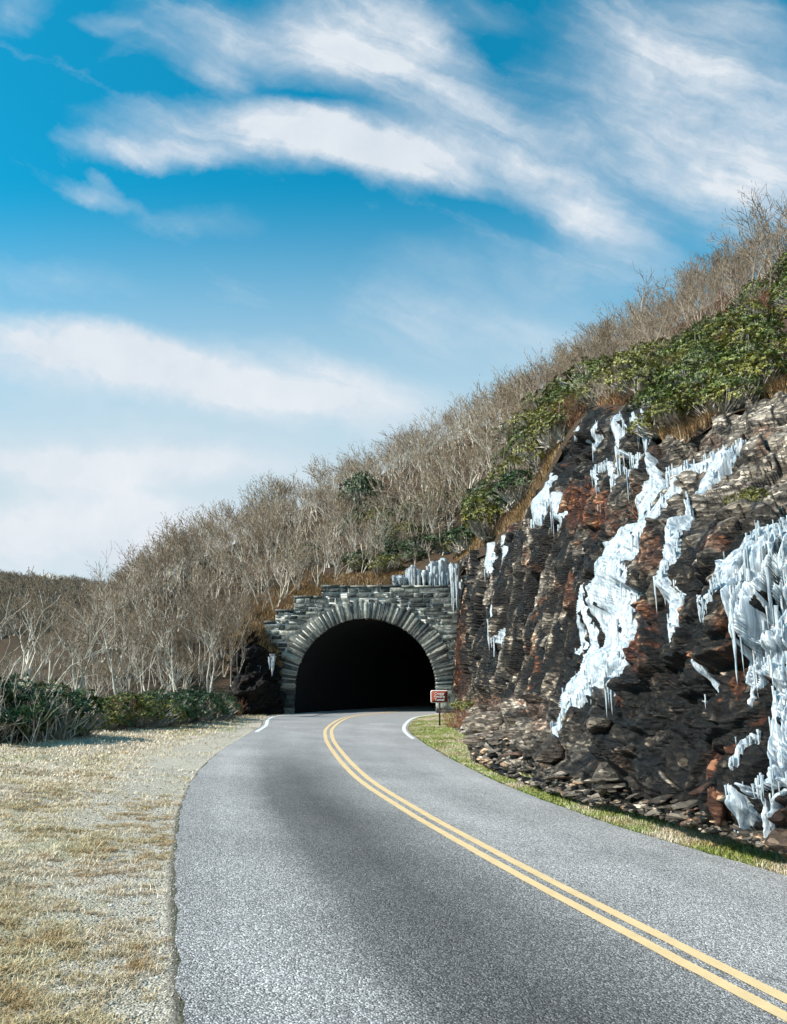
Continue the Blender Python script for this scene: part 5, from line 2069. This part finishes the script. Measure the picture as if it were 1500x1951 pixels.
def twig_shrub(name, loc, seed, h, m, label, n=9, spread=.8, cat='shrub'):
    rg = np.random.default_rng(seed)
    out = []
    for k in range(n):
        d = np.array([rg.normal(0, spread), rg.normal(0, spread), 1.0])
        d /= np.linalg.norm(d)
        grow(rg, np.array([rg.normal(0, .15), rg.normal(0, .15), -.05]), d, h * .5, .014, 2, out, .5, 3, .15, .05, .7, (2, 4))
    S = np.array([s for _, s in out])
    V, Fq = tubes(S, 3)
    o = mk(name, V, Fq, m)
    o.location = loc
    tag(o, label, cat)
    return o


for k, (x, y, Y, h, m_, lab) in enumerate(((22, 1422, 18.6, 1.5, BARK, 'pale bare twigs rising through the bush at the left border'), (75, 1424, 18.8, 1.3, BARK, 'pale leggy twigs in front of the darkest bush'),
                                       (118, 1418, 19.4, 1.1, TWIG, 'brown twigs at the right front of the darkest bush'), (182, 1385, 23.6, 1.0, REDTW, 'reddish twigs beside the small yellow green bush'),
                                       (222, 1376, 24.8, 1.1, REDTW, 'reddish brown twigs before the middle of the left row'), (455, 1345, 39.5, 1.0, REDTW, 'russet twigs at the foot of the black outcrop'),
                                       (-30, 1430, 18.0, 1.6, BARK, 'pale twigs cut off by the left border'))):
    p = at(x, y, Y)
    gz, _, _ = ground_z(np.array([p[0]]), np.array([Y]))
    twig_shrub('twiggy_shrub', (p[0], Y, float(gz[0])), 20 + k, h, m_, lab, 8, .35)
for k, (x, y, Y, h, lab) in enumerate(((868, 1392, 32.5, 1.0, 'red brown twiggy shrub next to the sign post'), (893, 1388, 31.5, .9, 'red brown twiggy shrub farther right of the sign'),
                                       (905, 1372, 33.5, .7, 'low red brown shrub between the tan boulders'))):
    p = at(x, y, Y)
    twig_shrub('twiggy_shrub', (p[0], Y, p[2]), 40 + k, h, REDTW, lab, 22, .7)
for k, (x, y, h, lab) in enumerate(((1195, 968, .8, 'reddish dry twigs at the left edge of the tall waterfall'), (1168, 775, 1.0, 'brown dry twigs on top of the icy notch'))):
    p = cliff_pt(x, y)
    twig_shrub('twiggy_shrub', p, 60 + k, h, REDTW, lab, 12, .7)
for k, (x, y, s) in enumerate(((1120, 745, 1.4), (1290, 700, 1.5), (1310, 655, 1.4), (1210, 640, 1.5), (1380, 600, 1.4), (1075, 800, 1.2))):
    P_, _t = hillpt(x, y)
    twig_shrub('twiggy_shrub', P_[0], 80 + k, s, TWIG if k % 2 else REDTW,
               ['russet brush left of the belt over the icy notch', 'russet brush patch in the middle of the evergreen belt', 'brown brush above the russet patch', 'brown brush at the upper rim of the belt',
                'brown brush between the skyline trees and the belt', 'brown brush at the left corner of the brow'][k], 26, .6)

BRUSH = []
for k in range(46):
    x = R0.uniform(900, 1500)
    y0 = np.interp(x, [900, 1000, 1100, 1250, 1400, 1500], [960, 840, 735, 690, 620, 540])
    y1 = np.interp(x, [900, 1000, 1100, 1200, 1250, 1400, 1500], [1035, 950, 800, 765, 790, 770, 750])
    BRUSH.append((x, R0.uniform(y0, y1), R0.uniform(.9, 1.5)))
for k, (x, y, h) in enumerate(BRUSH):
    P_, _t = hillpt(x, y)
    o = twig_shrub('twiggy_shrub', P_[0], 200 + k % 9, h, (TWIG, REDTW, BARKR)[k % 3],
                   '%s twiggy brush between the evergreens, %s' % (('brown', 'russet', 'greyish')[k % 3], xband(x)), 20, .5)
    o['group'] = 'brush between the evergreens'
# far trees standing along the far hill
fw = []
for k in range(1500):
    x = R0.uniform(-60, 260)
    t = R0.uniform(.22, .56)
    p = FAR.samp(FAR.P, np.array([x]), np.array([t]))[0]
    fw.append((p, int(R0.integers(0, 11)), R0.uniform(0, 6.28), R0.uniform(.7, 1.5), 0))
LOW2 = []
for (S, D, *_r) in TREES:
    sel = (D >= 2) | (np.random.default_rng(2).random(len(D)) < .10)
    S2 = S[sel].copy()
    S2[:, 6:] = np.maximum(S2[:, 6:] * 2.2, .06)
    LOW2.append(tubes(S2, 3) + ((D[sel] < D.max() - 1),))
_sv = LOWP
LOWP = LOW2
merge_wood(fw, 'woodland', 'leafless wood covering the far hill on the left')
LOWP = _sv
# building on the far hill
bx = at(100, 1108, 352)
bl_ = empty('visitor_building', (bx[0], 352, bx[2] - 1.6))
tag(bl_, 'low building with a pale sloping roof on the far hill crest', 'building')
V, q = box(-5, 5, -3, 3, 0, 2.2)
mk('wall', V, q, M_flat("building_wall", (.10, .08, .06), (.14, .11, .09)), bl_)
V = np.array([(-6.4, -4, 2.0), (6.8, -4, 2.0), (5.0, 0, 4.8), (-5.6, 0, 4.8), (-6.4, 4, 2.0), (6.8, 4, 2.0)], float)
V2 = V.copy()
V2[:, 2] -= .2
mk('roof', np.vstack([V, V2]), [np.array([(0, 1, 2, 3), (3, 2, 5, 4), (9, 8, 7, 6), (10, 11, 8, 9), (0, 6, 7, 1), (4, 5, 11, 10)]), np.array([(0, 3, 4), (1, 5, 2), (6, 10, 9), (7, 8, 11)])],
   M_flat("pale_roof_shingle", (.50, .47, .42), (.62, .58, .52), 3), bl_)

# ------------------------------------------------------------------ sign
sgY = 33.0
sp = at(838, 1379, sgY)
gz, _, _ = ground_z(np.array([sp[0]]), np.array([sgY]))
sgz = float(gz[0])
sgn_ = empty('road_sign', (sp[0], sgY, sgz))
tag(sgn_, 'brown tunnel name sign with white border on a dark post', 'sign')
cz = float(at(838, 1327, sgY)[2]) - sgz
hw_, hh_ = 32.5 / 2 / F * sgY * 1.0, 22.5 / 2 / F * sgY
POST = M_flat("sign_post_steel", (.02, .018, .016), (.035, .03, .028), 8, .6)
V, q = box(-.035, .035, -.02, .02, -.3, cz + hh_ * .8)
mk('post', V, q, POST, sgn_)


def rrect(w, h, r, y0, y1, n=6):
    pts = []
    for (cx, cz_, a0) in ((w - r, h - r, 0), (-w + r, h - r, 90), (-w + r, -h + r, 180), (w - r, -h + r, 270)):
        for k in range(n + 1):
            a = math.radians(a0 + 90 * k / n)
            pts.append((cx + r * math.cos(a), cz_ + r * math.sin(a)))
    m_ = len(pts)
    V = [(p[0], y0, p[1]) for p in pts] + [(p[0], y1, p[1]) for p in pts] + [(0, y0, 0), (0, y1, 0)]
    Q = [(k, (k + 1) % m_, m_ + (k + 1) % m_, m_ + k) for k in range(m_)]
    T = [((k + 1) % m_, k, 2 * m_) for k in range(m_)] + [(m_ + k, m_ + (k + 1) % m_, 2 * m_ + 1) for k in range(m_)]
    return np.array(V, float), np.array(Q), np.array(T)


SW = M_flat("sign_white", (.78, .78, .76), (.84, .84, .82), 5, .5, .05, .001)
SBR = M_flat("sign_brown", (.235, .045, .020), (.28, .055, .025), 5, .5, .05, .001)
for nm, (w, h, r, ya, yb), m_ in (('border', (hw_, hh_, .06, -.030, -.022), SW), ('panel', (hw_ - .022, hh_ - .022, .04, -.035, -.0305), SBR)):
    V, Q, T = rrect(w, h, r, ya, yb)
    V[:, 2] += cz
    mk(nm, V, [Q, T], m_, sgn_)
for txt, zz, sz in (("Craggy", .118, .135), ("Pinnacle", -.005, .125), ("Tunnel", -.128, .135)):
    cu = bpy.data.curves.new('lettering', 'FONT')
    cu.body = txt
    cu.align_x = 'CENTER'
    cu.align_y = 'CENTER'
    cu.size = sz
    cu.extrude = .001
    cu.offset = .0015
    cu.space_character = 1.05
    to = bpy.data.objects.new('lettering', cu)
    COL.objects.link(to)
    cu.materials.append(SW)
    to.parent = sgn_
    to.location = (0, -.037, cz + zz)
    to.rotation_euler = (math.pi / 2, 0, 0)
    bpy.context.view_layer.update()
    lm_ = bpy.data.meshes.new_from_object(to.evaluated_get(bpy.context.evaluated_depsgraph_get()))
    t2 = bpy.data.objects.new('lettering', lm_)
    COL.objects.link(t2)
    t2.parent = sgn_
    t2.location, t2.rotation_euler = to.location, to.rotation_euler
    bpy.data.objects.remove(to)


# ------------------------------------------------------------------ grass
def blades(name, P, h, w, lean, m, label, cat='grass', curl=.5):
    n = len(P)
    a = R0.uniform(0, 2 * np.pi, n)
    ld = np.stack([np.cos(a), np.sin(a)], 1) * (lean * R0.uniform(.2, 1.3, n) * h)[:, None]
    b2 = a + np.pi / 2 + R0.normal(0, .4, n)
    sd_ = np.stack([np.cos(b2), np.sin(b2), 0 * b2], 1) * (w * .5)[:, None]
    mid_ = P + np.column_stack([ld * .35, h * .62])
    tip = P + np.column_stack([ld, h * R0.uniform(.55, 1.0, n)])
    V = np.stack([P - sd_, P + sd_, mid_ + sd_ * .8, mid_ - sd_ * .8, tip], 1).reshape(-1, 3)
    b0 = np.arange(n)[:, None] * 5
    o = mk(name, V, [b0 + np.array([[0, 1, 2, 3]]), b0 + np.array([[3, 2, 4]])], m)
    tag(o, label, cat, kind='stuff')
    return o


def verge_points(n, xr, yr, dens, seed):
    X = R0.uniform(*xr, n)
    Y = yr[0] + (yr[1] - yr[0]) * rnd(n) ** 1.5
    Z, u, out_ = ground_z(X, Y)
    pr_ = dens(X, Y, u, out_)
    k = rnd(n) < pr_
    return np.stack([X, Y, Z], 1)[k], out_[k]


def dleft(X, Y, u, o):
    c = fbm(np.stack([X * 1.1, Y * 1.1, 0 * X], 1), 3, 91)
    c2 = fbm(np.stack([X * 4.5, Y * 4.5, 0 * X], 1), 2, 92)
    base = np.clip((o - .35 - .5 * np.clip((Y - 6) / 5, 0, 1)) / 1.2, 0.0, 1)
    tuft = np.clip((c2 - .02) * 5, 0, 1) * np.clip((c + .25) * 2.5, 0, 1)
    return np.where((u < 0) & (o > .06) & (o < 11), np.clip(base * .55 + tuft * (0.35 + .65 * base) * 1.0, 0, 1), 0)


P, oo = verge_points(330000, (-14, 0), (3.6, 15), dleft, 1)
c2 = np.clip(fbm(np.stack([P[:, 0] * 4.5, P[:, 1] * 4.5, 0 * oo], 1), 2, 92) * 3, 0, 1)
blades('dead_grass', P, R0.uniform(.008, .018, len(P)) * (P[:, 1] / 7 + .6) + .022 * c2, R0.uniform(.0035, .006, len(P)) * (P[:, 1] / 12 + .6), 1.6, BLADE_S, 'short dead straw grass on the verge left of the road')
print('grass', len(P))
P, oo = verge_points(200000, (-30, -2), (14, 44), dleft, 2)
blades('dead_grass', P, R0.uniform(.008, .018, len(P)) * (P[:, 1] / 7 + .6) + .012, R0.uniform(.008, .014, len(P)) * (P[:, 1] / 20 + .5), 1.5, BLADE_S, 'dead straw grass on the far verge before the left bushes')


# tufts of longer brown dead grass in the foreground
BLADE_B = M_blade("brown_tuft_blade", [(.26, .18, .11), (.58, .44, .28), (.78, .65, .47), (.42, .34, .20)])
tx = R0.uniform(-7, -.5, 5200)
ty = 3.7 + 9.5 * rnd(5200) ** 1.3
tz, tu, to_ = ground_z(tx, ty)
tk = (tu < 0) & (to_ > .05) & (fbm(np.stack([tx * 1.6, ty * 1.1, 0 * tx], 1), 4, 96) + R0.normal(0, .10, len(tx)) > np.interp(ty, [4, 9, 13], [-.32, -.08, .15]))
tc = np.stack([tx, ty, tz], 1)[tk]
ts_ = R0.uniform(.35, 1.2, len(tc)) ** 1.4
rep_ = (26 + 60 * ts_).astype(int)
ci = np.repeat(np.arange(len(tc)), rep_)
off = R0.normal(0, 1, (len(ci), 2)) * np.array([.050, .040]) * ts_[ci][:, None]
P = tc[ci] + np.column_stack([off, np.zeros(len(ci))])
blades('grass_tuft', P, R0.uniform(.018, .042, len(P)) * ts_[ci] ** .6, R0.uniform(.0028, .0055, len(P)), 1.9, BLADE_B, 'flattened brown grass tufts on the gravel at the lower left')
print('tufts', len(tc), len(P))


def dfar(X, Y, u, o):
    c = fbm(np.stack([X * .5, Y * .35, 0 * X], 1), 3, 93)
    return np.where((u < 0) & (o > .5) & (o < 9) & (Y > 27), np.clip((c + .35) * 1.4, 0, 1), 0) + np.where((u < 0) & (o > 1.3) & (Y < 27), np.clip((c - .12) * 1.2, 0, .5), 0)


P, oo = verge_points(90000, (-22, -2), (8, 44), dfar, 3)
blades('grass', P, R0.uniform(.02, .06, len(P)), R0.uniform(.008, .016, len(P)), 1.4, BLADE_G, 'green tinged grass on the verge left of the road near the tunnel')


def dright(X, Y, u, o):
    return np.where((u > 0) & (o > .02) & (o < 2.3), .95, 0)


n = 330000
ii = R0.integers(0, ip, n)
ii = ii[(CEN[ii, 1] > 3)]
uo = R0.uniform(.02, 1.75, len(ii))
u_ = WR[ii] + uo
X = CEN[ii, 0] + NRM[ii, 0] * u_
Y = CEN[ii, 1] + NRM[ii, 1] * u_
Z, u2, o2 = ground_z(X, Y)
P = np.stack([X, Y, Z], 1)
keep_ = (o2 > .02) & (Y < 42)
P = P[keep_]
cc = fbm(P * 1.3, 3, 94)
sc_ = np.clip(P[:, 1] / 14, .8, 1.6)
g = cc + R0.normal(0, .18, len(P)) > -0.17
blades('grass', P[g], R0.uniform(.04, .10, g.sum()), .007 * sc_[g], .9, BLADE_G, 'green grass strip between the road and the cliff')
blades('dead_grass', P[~g], R0.uniform(.04, .11, (~g).sum()), .007 * sc_[~g], 1.0, BLADE_S, 'straw coloured grass strip between the road and the cliff')

# orange dry grass on slopes: over the masonry, outcrop, cliff rim
PG = []


def scat(n, fn):
    for _ in range(n):
        PG.append(fn())


def onhill(x0, x1, y0, y1):
    def f():
        P_, _t = hillpt(R0.uniform(x0, x1), R0.uniform(y0, y1))
        return P_[0] + R0.normal(0, .08, 3) * [1, 1, 0]
    return f


def vhill(zone, n, spread):
    xs_ = np.array([z_[0] for z_ in zone])
    x = R0.uniform(xs_[0], xs_[-1], n)
    y = np.interp(x, xs_, [z_[1] for z_ in zone]) + R0.uniform(-spread, 24 if spread > 35 else 2, n)
    P_, _t = hillpt(x, y)
    return P_


G_ = [vhill([(478, 1185), (525, 1160), (560, 1133), (612, 1116)], 22000, 36), vhill([(612, 1114), (700, 1113), (860, 1108)], 6500, 16),
      vhill([(866, 1070), (905, 1048), (1000, 985), (1043, 900), (1085, 815)], 8000, 24), vhill([(1085, 815), (1120, 772), (1240, 765)], 7000, 32),
      vhill([(1245, 800), (1262, 842), (1310, 842), (1400, 772), (1500, 750)], 3500, 10), vhill([(430, 1290), (478, 1188)], 2500, 30)]
t_ = R0.uniform(.62, 1, 5000)
G_.append(OC.samp(OP, R0.uniform(430, 534, 5000), t_))
PG = np.vstack(G_)
blades('dry_grass', PG, R0.uniform(.12, .5, len(PG)), R0.uniform(.012, .026, len(PG)), 1.0, BLADE_O, 'orange brown dry grass along the rim of masonry, outcrop and cliff')
# pebbles on the gravel shoulder
X = R0.uniform(-5, 0, 60000)
Y = 3.8 + 12 * rnd(60000) ** 1.6
Z, u, oo = ground_z(X, Y)
k = (u < 0) & (oo > .0) & (oo < 2.2) & (rnd(60000) < np.clip(1.3 - oo * .6, 0, 1))
P = np.stack([X, Y, Z], 1)[k]
n = len(P)
s = R0.uniform(.003, .009, n) * (1 + (rnd(n) < .03) * 1.2)
oct_ = np.array([(1, 0, 0), (-1, 0, 0), (0, 1, 0), (0, -1, 0), (0, 0, .7), (0, 0, -.7)], float)
V = P[:, None] + (oct_[None] + R0.normal(0, .25, (n, 6, 3))) * s[:, None, None] + [0, 0, .002]
T = np.array([(0, 2, 4), (2, 1, 4), (1, 3, 4), (3, 0, 4), (2, 0, 5), (1, 2, 5), (3, 1, 5), (0, 3, 5)])
o = mk('gravel', V.reshape(-1, 3), (np.arange(n)[:, None, None] * 6 + T[None]).reshape(-1, 3), M_blade("gravel_stone", [(.14, .13, .12), (.34, .32, .29), (.60, .57, .52), (.42, .38, .32)]))
tag(o, 'loose pale gravel on the left shoulder of the road', 'gravel', kind='stuff')
print('done', len(bpy.data.objects))
